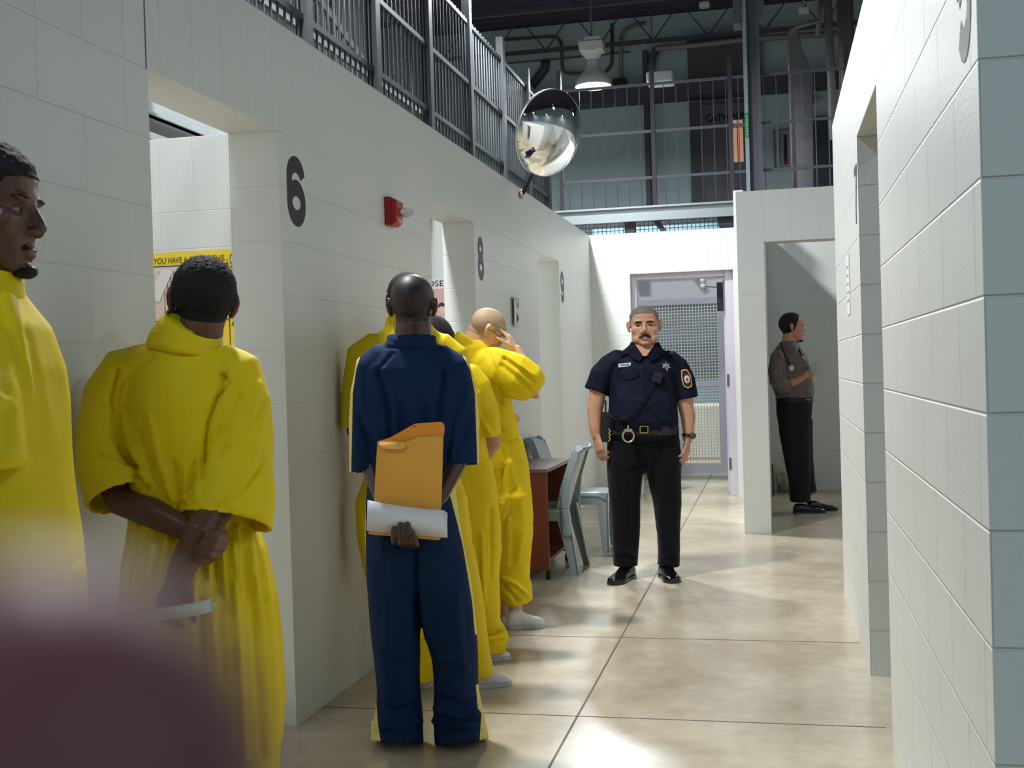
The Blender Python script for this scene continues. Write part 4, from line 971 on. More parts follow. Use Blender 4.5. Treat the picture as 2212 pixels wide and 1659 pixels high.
FL = [([(815, 800), (838, 880), (845, 960), (835, 1000)], 6, -9), ([(828, 800), (850, 860), (862, 950)], 7, 5), ([(962, 800), (950, 880), (945, 980)], 6, -9), ([(950, 795), (935, 870), (925, 960)], 8, 5),
      ([(846, 765), (825, 790), (812, 812)], 4, -4), ([(930, 760), (955, 790), (962, 815)], 4, -4), ([(780, 850), (800, 920), (835, 960)], 6, 6), ([(775, 900), (800, 960), (822, 985)], 5, -6),
      ([(900, 850), (898, 930), (890, 1000)], 6, 5), ([(870, 870), (865, 960)], 6, -5), ([(920, 880), (915, 980)], 5, -5), ([(1010, 850), (985, 920), (975, 990)], 6, 6), ([(1020, 900), (1000, 960)], 5, -6),
      ([(838, 726), (940, 728)], 3, 3), ([(835, 750), (943, 752)], 3, -5), ([(765, 1000), (830, 1004)], 3, -2.5), ([(955, 985), (1030, 985)], 3, -2.5)]
def strp(px, py, v, n):
    l = np.interp(py, [770, 800, 850, 1000, 1040], [777, 768, 761, 758, 758])+1-px
    r = px-np.interp(py, [770, 800, 850, 1000, 1040], [1000, 1016, 1026, 1031, 1031])
    return np.where(py > 762, np.maximum(l, r), -4)
p.garment('uniform_top', G, mNavyCloth, .0065, 4, FL, (.007, 10), 3, stripe=strp)
G = Parts()
p.tb(G, [(888, 1005, 0, 92, .105), (888, 1050, 0, 95, .112), (890, 1100, 0, 99, .12), (893, 1160, 0, 103, .125), (897, 1210, 0, 106, .12), (902, 1250, 0, 100, .1), (905, 1275, 0, 80, .07)], seg=32, pw=2.5)
p.tb(G, [(846, 1150, 0, 54, .1), (850, 1250, 0, 57, .105), (853, 1330, 0, 54, .095), (857, 1420, 0, 50, .09), (860, 1500, 0, 50, .088), (860, 1556, -.0, 53, .095), (857, 1603, -.02, 57, .12)], seg=28, hollow=.03)
p.tb(G, [(938, 1150, 0, 58, .1), (955, 1250, 0, 64, .105), (968, 1330, 0, 60, .095), (983, 1420, 0, 50, .09), (986, 1490, 0, 49, .088), (992, 1550, 0, 55, .095), (998, 1603, -.02, 58, .12)], seg=28, hollow=.03)
FL = [([(895, 1040), (897, 1200), (905, 1360)], 6, -12), ([(905, 1240), (925, 1380)], 7, 6), ([(830, 1060), (825, 1200)], 10, 5), ([(940, 1060), (955, 1180)], 8, 5), ([(860, 1080), (858, 1180)], 6, -5), ([(925, 1060), (930, 1150)], 5, -5),
      ([(800, 1560), (850, 1575), (912, 1556)], 7, 14), ([(935, 1556), (995, 1574), (1056, 1548)], 7, 14), ([(808, 1520), (860, 1535), (905, 1518)], 5, -7), ([(940, 1530), (990, 1550), (1045, 1525)], 6, 8), ([(945, 1505), (1000, 1522), (1040, 1500)], 5, -7), ([(960, 1420), (1010, 1440)], 6, 6), ([(820, 1400), (850, 1420), (900, 1400)], 6, 5),
      ([(845, 1200), (835, 1400)], 8, 4), ([(985, 1280), (1000, 1450)], 9, 5), ([(800, 1575), (910, 1585)], 5, 6), ([(945, 1578), (1050, 1572)], 5, 6)]
def strp2(px, py, v, n):
    r = px-np.interp(py, [1030, 1080, 1130, 1180, 1300, 1370, 1390, 1460, 1480, 1530, 1540, 1600], [958, 975, 988, 1000, 1020, 1026, 1070, 1070, 1028, 1032, 1040, 1036])
    l = np.interp(py, [1490, 1510, 1560, 1600], [790, 812, 816, 822])-px
    return np.maximum(r, l)
p.garment('uniform_trousers', G, mNavyCloth, .0065, 4, FL, (.009, 9), 8, stripe=strp2)
for x0, x1 in ((868, 866), (985, 996)): a = p.P(x0, 1560, .03); b = p.P(x1, 1560, .26); shoe(p, a, b, mShoeW)
collar(p, [(889, 756, 0, 56, .069), (889, 740, -.002, 53, .066), (889, 725, -.004, 51.5, .064)], mNavyCloth)
stub = p.patch('shaved_hair', hair_cap(.08, -.06), .0012, mat('deep_stubble', (44, 30, 28), .5))

# envelope and folded papers in his hand
t = thing('manila_envelope', 'orange manila envelope held behind the back of the person in navy', 'envelope', p.P(880, 1160, -.19))
mEnv = mat('manila_paper', (232, 172, 72), .55, bump=.0003, bscale=300); mEnvIn = mat('manila_inside', (236, 150, 50), .55)
def sheetpx(per, pts, th=.0015):
    b = MB(); V = [per.P(*q) for q in pts]; b.prism(V, cF*th); return b
put(sheetpx(p, [(806, 1155, -.172), (810, 1040, -.172), (815, 954, -.172), (842, 951, -.174), (878, 955, -.175), (902, 944, -.175), (957, 942, -.172), (955, 1040, -.172), (950, 1165, -.172)]).build('front_sheet', mEnv), t)
put(sheetpx(p, [(815, 954, -.168), (845, 944, -.166), (893, 917, -.163), (898, 915, -.163), (952, 911, -.163), (958, 914, -.163), (961, 926, -.163), (958, 944, -.165), (952, 1165, -.168), (806, 1155, -.168)]).build('flap', mEnvIn), t)
put(sheetpx(p, [(819, 954, -.176), (874, 956, -.178), (876, 964, -.186), (868, 971, -.19), (826, 969, -.19), (820, 962, -.186)]).build('tucked_corner', mEnv), t)
put(MB().tube([p.P(895, 921, -.168), p.P(895, 921, -.162)], .0025, 10).build('clasp_hole', mBlack), t)
put(sheetpx(p, [(794, 1143, -.19), (950, 1162, -.19), (949, 1167, -.19), (797, 1154, -.19)]).build('lower_edge', mEnv), t)
t = thing('folded_papers', 'folded white papers wrapped around the bottom of the orange envelope', 'papers', p.P(880, 1160, -.2))
mPap = mat('white_paper_glossy', (226, 228, 236), .35)
for k_, (dx, dy, dd) in enumerate(((0, 0, 0), (6, 5, .008), (3, 3, .004))):
    b = MB(); N_ = 16; top = []; 
    for side in (0, 1):
        for i in range(N_+1):
            u = i/N_; x = 794+u*167+dx*u; yt = 1080+u*22+(4*math.sin(u*3.0))+dy*u; yb = 1146+u*15; bulge = -.012*math.sin(math.pi*u)
            b.v.append(p.P(x, yt, -.197+dd+bulge*.3)); b.v.append(p.P(x-1, (yt+yb)/2, -.204+dd+bulge)); b.v.append(p.P(x-2+2*u, yb, -.197+dd))
        break
    for i in range(N_):
        for j in range(2): a = i*3+j; b.f.append((a, a+3, a+4, a+1))
    o = put(b.build('sheet', mPap, smooth=True), t); so = o.modifiers.new('t', 'SOLIDIFY'); so.thickness = .002
b = MB(); pts = [(846, 1113), (880, 1124), (920, 1130), (958, 1132), (958, 1126), (920, 1121), (890, 1120)]
put(sheetpx(p, [(x, y, -.212 if 850 < x < 950 else -.207) for x, y in pts], .001).build('folded_edge', mPap), t)
# ================= person 2: yellow uniform, hands behind back holding rolled paper =================
p = Person('person seen from behind in loose yellow uniform, gripping own wrist and rolled paper', 3.0, (430, 1890), mSkinDark)
p.tb(p.B, [(405, 830, 0, 105, .075), (405, 950, 0, 95, .08), (405, 1100, 0, 95, .09), (410, 1200, 0, 105, .1), (420, 1300, 0, 110, .1)])
p.tb(p.B, [(425, 800, 0, 70, .06), (428, 745, -.005, 50, .058), (436, 700, -.005, 47, .056), (440, 660, 0, 46, .055)])
for x0, x1 in ((370, 375), (490, 500)): p.tb(p.B, [(x0, 1300, 0, 50, .08), (x1, 1600, 0, 36, .055), (x1, 1850, 0, 26, .04)])
h2 = Head(p, p.P(438, 655, .02), cF-cR*.30-Vector((0, 0, .04)), cU+cR*.10, S=.99)
# viewer-left arm: elbow left, wrist passing behind the other forearm, fist closed at the right
p.tb(p.B, [(255, 870, 0, 38, .048), (225, 990, -.03, 34, .045), (262, 1082, -.07, 33, .04), (330, 1108, -.12, 32, .034), (392, 1138, -.15, 25, .026), (415, 1152, -.155, 24, .024)])
# viewer-right arm: elbow under the sleeve, forearm down across to the lower left
p.tb(p.B, [(530, 870, 0, 40, .048), (520, 1000, -.04, 36, .045), (470, 1095, -.12, 36, .04), (432, 1150, -.185, 33, .036), (400, 1215, -.2, 29, .032), (383, 1252, -.2, 24, .024)])
W_h = p.P(386, 1246, -.2)
hand(p.B, W_h, p.P(352, 1340, -.215)-W_h, -cF*-.25+cR*.35+cF*.7, 1, curl=(.45, .5, .55, .6), L=.17, tcurl=.4, tout=.5)
# gripping hand: palm behind the forearm, four fingers coming round its right edge
k_ = p.k
p.B.tube3([p.P(405, 1146, -.15), p.P(430, 1160, -.142), p.P(452, 1172, -.142)], [(.024, .022), (.036, .02), (.036, .018)], cF, seg=18)
for (x, y, x2, y2, r) in ((478, 1156, 446, 1160, 15), (476, 1178, 438, 1177, 15.5), (466, 1196, 430, 1192, 15), (450, 1206, 424, 1208, 13)):
    p.B.tube3([p.P(445, y-8, -.145), p.P(x-9, y-3, -.16), p.P(x, y, -.185), p.P((x+x2)/2, (y+y2)/2, -.225), p.P(x2, y2, -.233)], [(r/k_, r/k_)]*3+[(r*.93/k_, r*.93/k_), (r*.8/k_, r*.8/k_)], cU, seg=14)
p.B.tube3([p.P(440, 1150, -.15), p.P(462, 1136, -.17), p.P(480, 1142, -.2)], [(.015, .015), (.013, .013), (.011, .011)], cF, seg=12)
p.body(.0036, 3)
G = Parts()
p.tb(G, [(412, 770, 0, 95, .09), (405, 815, 0, 128, .105), (400, 870, 0, 132, .12), (402, 960, 0, 122, .125), (405, 1040, 0, 120, .125), (408, 1090, 0, 122, .125), (410, 1132, 0, 128, .128)], seg=36, pw=2.4, caps=(1, 0))
p.tb(G, [(403, 758, -.005, 84, .088), (405, 735, -.005, 80, .084), (420, 706, -.015, 62, .072)], seg=32, caps=(0, 0))
p.tb(G, [(345, 800, 0, 62, .085), (275, 812, 0, 66, .085), (248, 860, 0, 64, .09), (232, 940, -.01, 62, .095), (238, 1010, -.03, 66, .1), (262, 1078, -.06, 69, .095)], seg=30, hollow=.06, pw=2.2)
p.tb(G, [(470, 800, 0, 62, .085), (505, 815, 0, 66, .085), (520, 870, 0, 64, .09), (522, 950, -.01, 66, .098), (508, 1040, -.05, 86, .105), (488, 1130, -.09, 97, .1)], seg=30, hollow=.06, pw=2.2)
FY = [([(252, 800), (238, 860), (250, 930), (290, 1010), (312, 1050)], 5, -9), ([(270, 830), (262, 880), (285, 960), (318, 1040)], 6, 8), ([(240, 935), (270, 985), (305, 1010)], 6, -6), ([(225, 985), (265, 1010), (310, 1020)], 5, 5),
      ([(480, 810), (492, 830), (470, 860), (452, 910), (442, 980), (432, 1030)], 5, -12), ([(500, 800), (480, 880), (462, 950)], 8, 7), ([(560, 830), (540, 900), (500, 960)], 9, 6), ([(520, 860), (490, 930), (470, 990)], 6, -5), ([(575, 880), (545, 1000), (500, 1090)], 10, 5), ([(560, 1010), (520, 1070), (470, 1100)], 10, -5),
      ([(345, 760), (346, 900), (352, 1000)], 3, 1.5), ([(325, 900), (345, 1000), (375, 1080)], 7, 6), ([(300, 930), (335, 1030), (365, 1085)], 6, -7), ([(375, 1000), (385, 1060), (395, 1090)], 6, -6), ([(400, 1010), (402, 1080)], 6, 6), ([(420, 1000), (412, 1070)], 5, -6), ([(430, 1030), (425, 1080)], 5, 6), ([(360, 1050), (380, 1100)], 5, 5),
      ([(325, 750), (400, 748), (478, 752)], 3, -4), ([(338, 718), (470, 716)], 4, 3), ([(210, 1085), (320, 1056)], 3, -2), ([(392, 1125), (585, 1118)], 3, -2), ([(478, 765), (492, 800), (480, 830)], 4, -5), ([(330, 770), (290, 800), (262, 830)], 5, -4)]
for i in range(5): x = 296+i*22; FY.append(([(x, 1090), (x+3, 1140)], 4, 6 if i % 2 else -5))
G2 = Parts()
p.tb(G2, [(408, 1118, 0, 128, .122), (412, 1145, 0, 134, .13), (420, 1200, 0, 152, .145), (430, 1300, 0, 166, .155), (436, 1400, 0, 172, .155), (440, 1500, 0, 174, .15), (440, 1600, 0, 172, .145)], seg=36, pw=2.4, caps=(1, 1))
for x0, x1, x2 in ((352, 350, 350), (522, 524, 526)): p.tb(G2, [(x0, 1560, 0, 88, .12), (x1, 1700, 0, 80, .11), (x2, 1810, 0, 80, .11), (x2, 1880, 0, 84, .12)], seg=28, hollow=.04)
FZ = []
rs = random.Random(5)
for i in range(19):
    x = 285+i*15; FZ.append(([(x, 1138), (x+rs.uniform(-2, 4), 1175), (x+(x-420)*.12, 1240+rs.uniform(0, 60))], 4.2, (6 if i % 2 else -6)))
for i, x in enumerate((300, 345, 470, 505, 540, 572, 596)): FZ.append(([(x-6, 1180), (x+(x-430)*.12, 1350), (x+(x-430)*.22+6, 1640)], 9, 10 if i % 2 else -9))
FZ += [([(430, 1300), (436, 1500), (438, 1650)], 9, -10), ([(470, 1290), (465, 1360), (480, 1500)], 8, 8)]
p.garment('uniform_trousers', G2, mYellow, .0075, 4, FZ, (.007, 7), 5)
p.garment('uniform_top', G, mYellow, .0065, 3, FY, (.006, 9), 15)
def afro2(q):
    x, y, z = q[:, 0], q[:, 1], q[:, 2]
    line = np.where(y > 0, np.interp(y, [0, .03, .06, .09], [-.005, .015, .05, .07]), np.interp(y, [-.1, -.03, 0], [-.062, -.045, -.005]))
    m = smooth01(z-line, -.002, .03); ear = ((np.abs(x) > .07) & (y > -.032) & (y < .016) & (z < .026)); return np.where(ear, -1, m-.02)
p.patch('hair', afro2, .009, mHairBlk, .003, 160)
P_, N_, rs_ = hair_fuzz(p, afro2, mHairBlk, 7000); b = MB(); V = P_+N_*(.006*p.heads[0].S)
j = rs_.normal(size=(len(V), 3))*.45; T = N_+j; T /= np.linalg.norm(T, axis=1)[:, None]; S_ = np.cross(T, rs_.normal(size=(len(V), 3))); S_ /= np.linalg.norm(S_, axis=1)[:, None]
tips = V+T*(.005+.004*rs_.rand(len(V)))[:, None]
vv = np.stack([V-S_*.0004, V+S_*.0004, tips], 1).reshape(-1, 3); me = mesh('hair_ends', vv, np.arange(len(vv)).reshape(-1, 3)); p.put(link('hair_ends', me, mHairBlk))
collar(p, [(401, 764, -.006, 85, .09), (404, 745, -.006, 81.5, .086), (411, 722, -.01, 72, .078), (421, 700, -.018, 63, .073)], mYellow)
for x in (375, 505): a = p.P(x, 1890, -.05); b_ = p.P(x, 1890, .2); shoe(p, a, b_, mShoeW)
t = thing('rolled_paper', 'white rolled papers held at the hip of the person gripping own wrist', 'papers', p.P(390, 1320, -.22))
b = MB(); n = 26
for i in range(n+1):        # a loose spiral, open at its right end
    a = math.radians(-60+ 420*i/n); r = .0115+.0055*i/n
    for x, y in ((318, 1330), (425, 1313), (452, 1304)):
        c = p.P(x, y, -.235); b.v.append(c+cU*(r*math.sin(a)*1.05)+cF*(r*math.cos(a)*1.1)+cR*(.012*i/n))
for i in range(n):
    for j in range(2): a = i*3+j; b.f.append((a, a+1, a+4, a+3))
o = put(b.build('rolled_sheet', mat('white_paper_roll', (214, 222, 222), .6), smooth=True), t); so = o.modifiers.new('t', 'SOLIDIFY'); so.thickness = .0008

# ================= person 1: profile at the far left =================
p = Person('person cut by the left edge, yellow uniform, face in profile with goatee', 2.12, (20, 2440), mSkinDark)
p.tb(p.B, [(-60, 760, 0, 95, .1), (-50, 900, 0, 120, .13), (-40, 1100, 0, 130, .13), (-10, 1300, 0, 150, .13), (0, 1500, 0, 150, .12)])
p.tb(p.B, [(-60, 690, 0, 85, .07), (-52, 600, 0, 66, .06), (-45, 540, 0, 60, .058), (-38, 500, 0, 56, .055)])
for x0, dd in ((-20, -.09), (10, .09)): p.tb(p.B, [(x0, 1500, dd, 80, .07), (x0, 1900, dd, 56, .05), (x0-10, 2350, dd, 40, .04)])
h1 = Head(p, p.P(-31, 456, 0), cR*1-cF*.02, cU-cR*.02, S=1.03)
p.tb(p.B, [(-70, 760, -.1, 58, .045), (-80, 900, -.15, 50, .045), (-62, 1000, -.18, 46, .042), (-80, 1040, -.16, 42, .035), (-160, 1180, -.1, 34, .025)])
hand(p.B, p.P(-160, 1180, -.1), -cR*.8+cF*.4-cU*.4, cF, 1, L=.17)
p.tb(p.B, [(-90, 760, .1, 56, .045), (-100, 920, .12, 52, .045), (-110, 1040, .12, 46, .04), (-200, 1120, .1, 36, .03)])
p.body(.0042, 7)
h1.eyes(.15)
def prof_hair(q):
    x, y, z = q[:, 0], q[:, 1], q[:, 2]
    line = np.where(y > 0, np.interp(y, [0, .02, .045, .06, .1], [-.03, -.02, .03, .052, .06]), np.interp(y, [-.1, -.03, 0], [-.06, -.045, -.03]))
    m = smooth01(z-line, -.002, .022); ear = ((np.abs(x) > .0745) & (y > -.03) & (y < .012) & (z < .03)); return np.where(ear, -1, m-.02)
p.patch('hair', prof_hair, .014, mHairBlk, .005, 110)
def brow(q):
    x, y, z = np.abs(q[:, 0]), q[:, 1], q[:, 2]
    return np.where((y > .04), 1-((x-.033)/.021)**2-((z-.0205+.0*(x))/.0042)**2, -1)
def stash(q): x, y, z = q[:, 0], q[:, 1], q[:, 2]; return np.where(y > .05, 1-(x/.03)**4-((z+.060+np.abs(x)*.35)/.0062)**2, -1)
def goatee(q): x, y, z = q[:, 0], q[:, 1], q[:, 2]; return np.where((y > .03), 1-(x/.024)**4-((z+.112)/.0125)**4, -1)
def lips(q): x, y, z = q[:, 0], q[:, 1], q[:, 2]; return np.where(y > .05, 1-(x/.021)**2-((z+.0745)/.0085)**4, -1)
def stubm(q): x, y, z = q[:, 0], q[:, 1], q[:, 2]; return np.where((z < -.045) & (z > -.13) & (y > -.01), .5, -1)
[p.patch('eyebrow', (lambda q, s_=s_: np.where(q[:, 0]*s_ > 0, brow(q), -1)), .0022, mHairBlk) for s_ in (-1, 1)]; p.patch('moustache', lambda q: stash(q)*(np.abs(q[:, 0]) < .026), .0012, mHairBlk); p.patch('goatee', goatee, .0045, mHairBlk, .001, 200)
p.patch('lips', lips, .0008, mat('lips_dark', (120, 66, 60), .4))
G = Parts()
p.tb(G, [(-60, 660, 0, 110, .1), (-50, 720, 0, 140, .15), (-45, 800, 0, 160, .19), (-44, 900, 0, 168, .2), (-42, 1050, 0, 180, .2), (-40, 1150, 0, 190, .2), (-40, 1280, 0, 204, .2)], seg=36, pw=2.3)
p.tb(G, [(-48, 668, 0, 98, .09), (-42, 632, 0, 88, .08), (-36, 590, 0, 76, .074)], seg=30, caps=(0, 0))
p.tb(G, [(-60, 740, -.1, 85, .09), (-65, 850, -.15, 92, .1), (-64, 950, -.17, 97, .1), (-50, 1030, -.17, 92, .1)], seg=28, hollow=.06)
p.tb(G, [(-60, 740, .1, 90, .09), (-60, 850, .15, 100, .1), (-50, 1040, .15, 100, .1)], seg=28, hollow=.06)
FL = [([(20, 640), (50, 740), (60, 850)], 14, 9), ([(60, 720), (85, 850), (95, 960)], 12, -9), ([(5, 700), (20, 850), (10, 960)], 14, -7), ([(-10, 860), (30, 870), (60, 890)], 12, 8), ([(0, 960), (30, 1000), (55, 985)], 12, 6), ([(100, 850), (115, 1000), (130, 1200)], 12, 6)]
p.garment('uniform_top', G, mYellow, .009, 4, FL, (.01, 7), 25)
collar(p, [(-46, 655, 0, 96, .09), (-41, 625, 0, 87, .082), (-36, 598, 0, 79, .077), (-33, 580, 0, 75, .073)], mYellow)
G = Parts()
p.tb(G, [(-40, 1240, 0, 203, .19), (-30, 1400, 0, 205, .2), (-20, 1600, 0, 205, .2)], seg=36, pw=2.3)
for dd in (-.1, .1): p.tb(G, [(-15, 1550, dd, 150, .11), (-15, 1900, dd, 120, .1), (-10, 2400, dd, 110, .1)], seg=28)
p.garment('uniform_trousers', G, mYellow, .01, 3, (), (.01, 6), 26)
for dd in (-.1, .1): a = p.P(-40, 2430, dd); b_ = a+cR*.25; shoe(p, a, b_, mShoeW)

# ================= person 3: yellow, against the wall beyond the man in navy =================
p = Person('person in yellow leaning on left wall, mostly hidden behind the bald person in navy', 4.85, (950, 1478), mSkinDark)
p.tb(p.B, [(885, 760, 0, 80, .07), (885, 900, 0, 75, .08), (895, 1100, 0, 80, .09), (915, 1200, 0, 70, .08)])
p.tb(p.B, [(884, 740, 0, 45, .06), (882, 690, 0, 36, .052), (881, 650, 0, 36, .05)])
for x0, x1 in ((880, 915), (960, 1035)): p.tb(p.B, [(x0, 1180, 0, 34, .07), (x0+15, 1330, 0, 26, .05), (x1, 1460, 0, 17, .033)])
Head(p, p.P(880, 652, .0), cF-cR*.1, cU, S=1.0)
for x0, x1, x2 in ((785, 770, 800), (985, 1000, 960)): p.tb(p.B, [(x0, 780, 0, 26, .045), (x1, 930, 0, 22, .04), (x2, 1010, .08, 18, .03), (880, 1020, .14, 13, .02)])
p.body(.006, 3)
p.patch('hair', hair_cap(.07, -.06, -.01), .01, mHairBlk, .002, 160)
G = Parts()
p.tb(G, [(884, 722, 0, 70, .075), (884, 760, 0, 104, .09), (882, 800, 0, 112, .11), (884, 900, 0, 100, .115), (888, 1000, 0, 96, .11), (892, 1060, 0, 98, .11)], seg=30, pw=2.4)
p.tb(G, [(884, 728, 0, 60, .07), (882, 700, 0, 50, .062), (881, 678, 0, 45, .058)], seg=26, caps=(0, 0))
p.tb(G, [(820, 755, 0, 42, .07), (786, 775, 0, 42, .072), (777, 840, 0, 38, .075), (775, 926, 0, 38, .075)], seg=24, hollow=.04)
p.tb(G, [(945, 755, 0, 42, .07), (975, 775, 0, 42, .072), (990, 840, 0, 40, .075), (995, 926, 0, 42, .075)], seg=24, hollow=.04)
FL = [([(800, 770), (780, 850), (785, 920)], 5, -6), ([(815, 770), (800, 830)], 6, 5), ([(840, 715), (810, 745)], 4, -4), ([(765, 860), (772, 915)], 5, 4)]
p.garment('uniform_top', G, mYellow, .008, 4, FL, (.007, 9), 31)
G = Parts()
p.tb(G, [(888, 1030, 0, 102, .105), (890, 1080, 0, 122, .115), (895, 1150, 0, 124, .12), (905, 1230, 0, 118, .12)], seg=30, pw=2.3)
p.tb(G, [(865, 1200, 0, 66, .11), (882, 1300, 0, 52, .1), (900, 1400, 0, 42, .09), (910, 1468, 0, 40, .1)], seg=24, hollow=.03)
p.tb(G, [(965, 1200, 0, 62, .11), (1000, 1320, 0, 48, .1), (1022, 1420, 0, 38, .09), (1032, 1462, 0, 36, .1)], seg=24, hollow=.03)
p.garment('uniform_trousers', G, mYellow, .008, 4, [([(775, 1080), (790, 1180), (800, 1280)], 7, 6), ([(900, 1400), (940, 1450)], 6, 7), ([(915, 1380), (925, 1470)], 5, -6)], (.008, 8), 33)
a = p.P(1015, 1470, -.03); b_ = p.P(1102, 1470, .02); shoe(p, a, b_, mShoeW, h=.075); a = p.P(905, 1470, -.02); b_ = p.P(930, 1470, .16); shoe(p, a, b_, mShoeW, h=.07)

# ================= person 5: short dark-haired person beyond =================
p = Person('shorter dark-haired person in yellow between the navy uniform and the bald man in yellow', 5.3, (1030, 1412), mSkinTan)
p.tb(p.B, [(955, 830, 0, 72, .07), (960, 950, 0, 68, .08), (970, 1080, 0, 72, .09), (985, 1180, 0, 62, .08)])
p.tb(p.B, [(945, 820, 0, 40, .06), (940, 775, 0, 32, .05), (937, 735, 0, 32, .048)])
for x0, x1 in ((955, 985), (1005, 1045)): p.tb(p.B, [(x0, 1150, 0, 30, .07), (x0+15, 1280, 0, 24, .05), (x1, 1390, 0, 16, .033)])
Head(p, p.P(937, 741, 0), cF*.9+cR*.5-Vector((0, 0, .25)), cU, S=1.0)
for x0, x1, x2 in ((880, 870, 900), (1035, 1062, 1030)): p.tb(p.B, [(x0, 850, 0, 24, .045), (x1, 960, 0, 20, .04), (x2, 1010, .1, 17, .03), (960, 1020, .15, 13, .02)])
p.body(.006, 3)
p.patch('hair', hair_cap(.07, -.06, -.02), .012, mHairBlk, .001, 120)
G = Parts()
p.tb(G, [(943, 790, 0, 60, .07), (950, 825, 0, 94, .09), (955, 880, 0, 100, .11), (962, 960, 0, 92, .11), (970, 1040, 0, 90, .11)], seg=30, pw=2.4)
p.tb(G, [(942, 795, 0, 50, .065), (940, 765, 0, 40, .055)], seg=26, caps=(0, 0))
p.tb(G, [(1000, 815, 0, 40, .07), (1024, 840, 0, 38, .072), (1042, 890, 0, 36, .075), (1052, 946, 0, 32, .075)], seg=24, hollow=.04)
p.tb(G, [(890, 815, 0, 40, .07), (870, 850, 0, 36, .072), (862, 940, 0, 36, .075)], seg=24, hollow=.04)
p.garment('uniform_top', G, mYellow, .008, 4, [([(1030, 850), (1035, 900), (1060, 940)], 5, 5), ([(1015, 850), (1030, 920)], 4, -5)], (.006, 9), 41)
G = Parts()
p.tb(G, [(970, 1000, 0, 92, .105), (975, 1060, 0, 98, .115), (985, 1150, 0, 98, .12), (990, 1210, 0, 92, .12)], seg=30, pw=2.3)
p.tb(G, [(1030, 1180, 0, 54, .11), (1040, 1270, 0, 42, .1), (1042, 1340, 0, 38, .085), (1046, 1366, 0, 46, .1), (1054, 1384, -.02, 47, .11), (1050, 1402, -.02, 40, .1)], seg=28, hollow=.02)
p.tb(G, [(955, 1180, 0, 50, .11), (970, 1270, 0, 42, .1), (985, 1340, 0, 38, .085), (985, 1400, 0, 38, .09)], seg=24, hollow=.02)
p.garment('uniform_trousers', G, mYellow, .0075, 3, [([(1020, 1362), (1050, 1368), (1090, 1352)], 5, -7), ([(1025, 1385), (1060, 1392), (1096, 1380)], 4, -6), ([(1022, 1374), (1060, 1380), (1095, 1365)], 4, 7), ([(1040, 1150), (1045, 1300)], 5, 6), ([(1060, 1100), (1062, 1250)], 5, -6)], (.009, 9), 43)
a = p.P(1035, 1405, -.05); b_ = p.P(1100, 1405, .0); shoe(p, a, b_, mShoeW, h=.06); a = p.P(985, 1405, 0); b_ = p.P(1010, 1405, .2); shoe(p, a, b_, mShoeW, h=.07)

# ================= person 6: bald man in yellow, hand on forehead =================
p = Person('bald light-skinned person in yellow bowing with one hand on forehead, white slip-on shoes', 5.95, (1110, 1352), mSkinPale)
K = p.k
p.tb(p.B, [(1040, 790, 0, 62, .07), (1050, 900, 0, 50, .08), (1065, 1000, 0, 52, .09), (1080, 1100, 0, 55, .09)])
p.tb(p.B, [(1015, 780, 0, 38, .06), (1022, 750, -.0, 30, .055), (1036, 722, -.0, 29, .05), (1050, 706, 0, 28, .048)])
for x0, x1, d in ((1070, 1082, .06), (1110, 1112, -.03)): p.tb(p.B, [(x0, 1090, d, 30, .07), (x0+8, 1210, d, 24, .05), (x1, 1325, d, 15, .035)])
h6 = Head(p, p.P(1052, 714, -.0), cR*.82+cF*.22-cU*.55, cU+cR*.4, S=.98)
p.tb(p.B, [(1070, 790, -.1, 26, .045), (1110, 830, -.13, 25, .042), (1148, 845, -.1, 22, .038), (1135, 800, -.07, 17, .03), (1118, 765, -.05, 13, .022), (1112, 752, -.045, 12.5, .02)])
Wp = p.P(1113, 756, -.045)
hand(p.B, Wp, p.P(1092, 712, -.03)-Wp, -cR*.9-cU*.2+cF*.3, 1, curl=(.25, .3, .35, .4), L=.165, tcurl=.2, tout=.5, pip=1.0, spread=.015)
p.tb(p.B, [(1010, 790, .12, 24, .045), (1050, 880, .16, 22, .04), (1090, 930, .16, 18, .03), (1115, 900, .12, 13, .02)])
p.body(.0042, 3)
p.patch('shaved_hair', hair_cap(.06, -.055, .0), .0012, mStub)
[p.patch('eyebrow', (lambda q, s_=s_: np.where(q[:, 0]*s_ > 0, brow(q), -1)), .004, mHairBrn) for s_ in (-1, 1)]; p.patch('beard_stubble', stash, .003, mHairBrn)
g = MB(); hh = h6
for sx in (-1, 1):
    g.tube([hh.W(sx*.082, -.02, .004), hh.W(sx*.079, .02, .006), hh.W(sx*.072, .075, .004)], .0014*1, 6)
    rr = [hh.W(sx*.034+.02*math.cos(a), .094, -.004+.015*math.sin(a)) for a in [math.pi*2*i/16 for i in range(17)]]; g.tube(rr, .0012, 5)
g.tube([hh.W(-.012, .097, 0), hh.W(.012, .097, 0)], .0012, 5)
p.put(g.build('eyeglasses', mBlack, smooth=True))
G = Parts()
p.tb(G, [(1014, 752, 0, 48, .08), (1022, 790, 0, 62, .1), (1035, 840, 0, 66, .12), (1050, 890, 0, 62, .12), (1062, 950, 0, 60, .12), (1072, 1010, 0, 64, .13)], seg=32, pw=2.3)
p.tb(G, [(1014, 768, 0, 46, .08), (1010, 745, 0, 40, .07), (1018, 734, 0, 34, .066)], seg=26, caps=(0, 0))
p.tb(G, [(1048, 785, -.08, 40, .085), (1080, 800, -.12, 46, .09), (1112, 815, -.13, 50, .095), (1138, 826, -.12, 44, .09), (1148, 836, -.1, 36, .08)], seg=28, hollow=.05, pw=2.2)
p.tb(G, [(1010, 790, .1, 38, .07), (1045, 850, .15, 36, .07)], seg=24, hollow=.04)
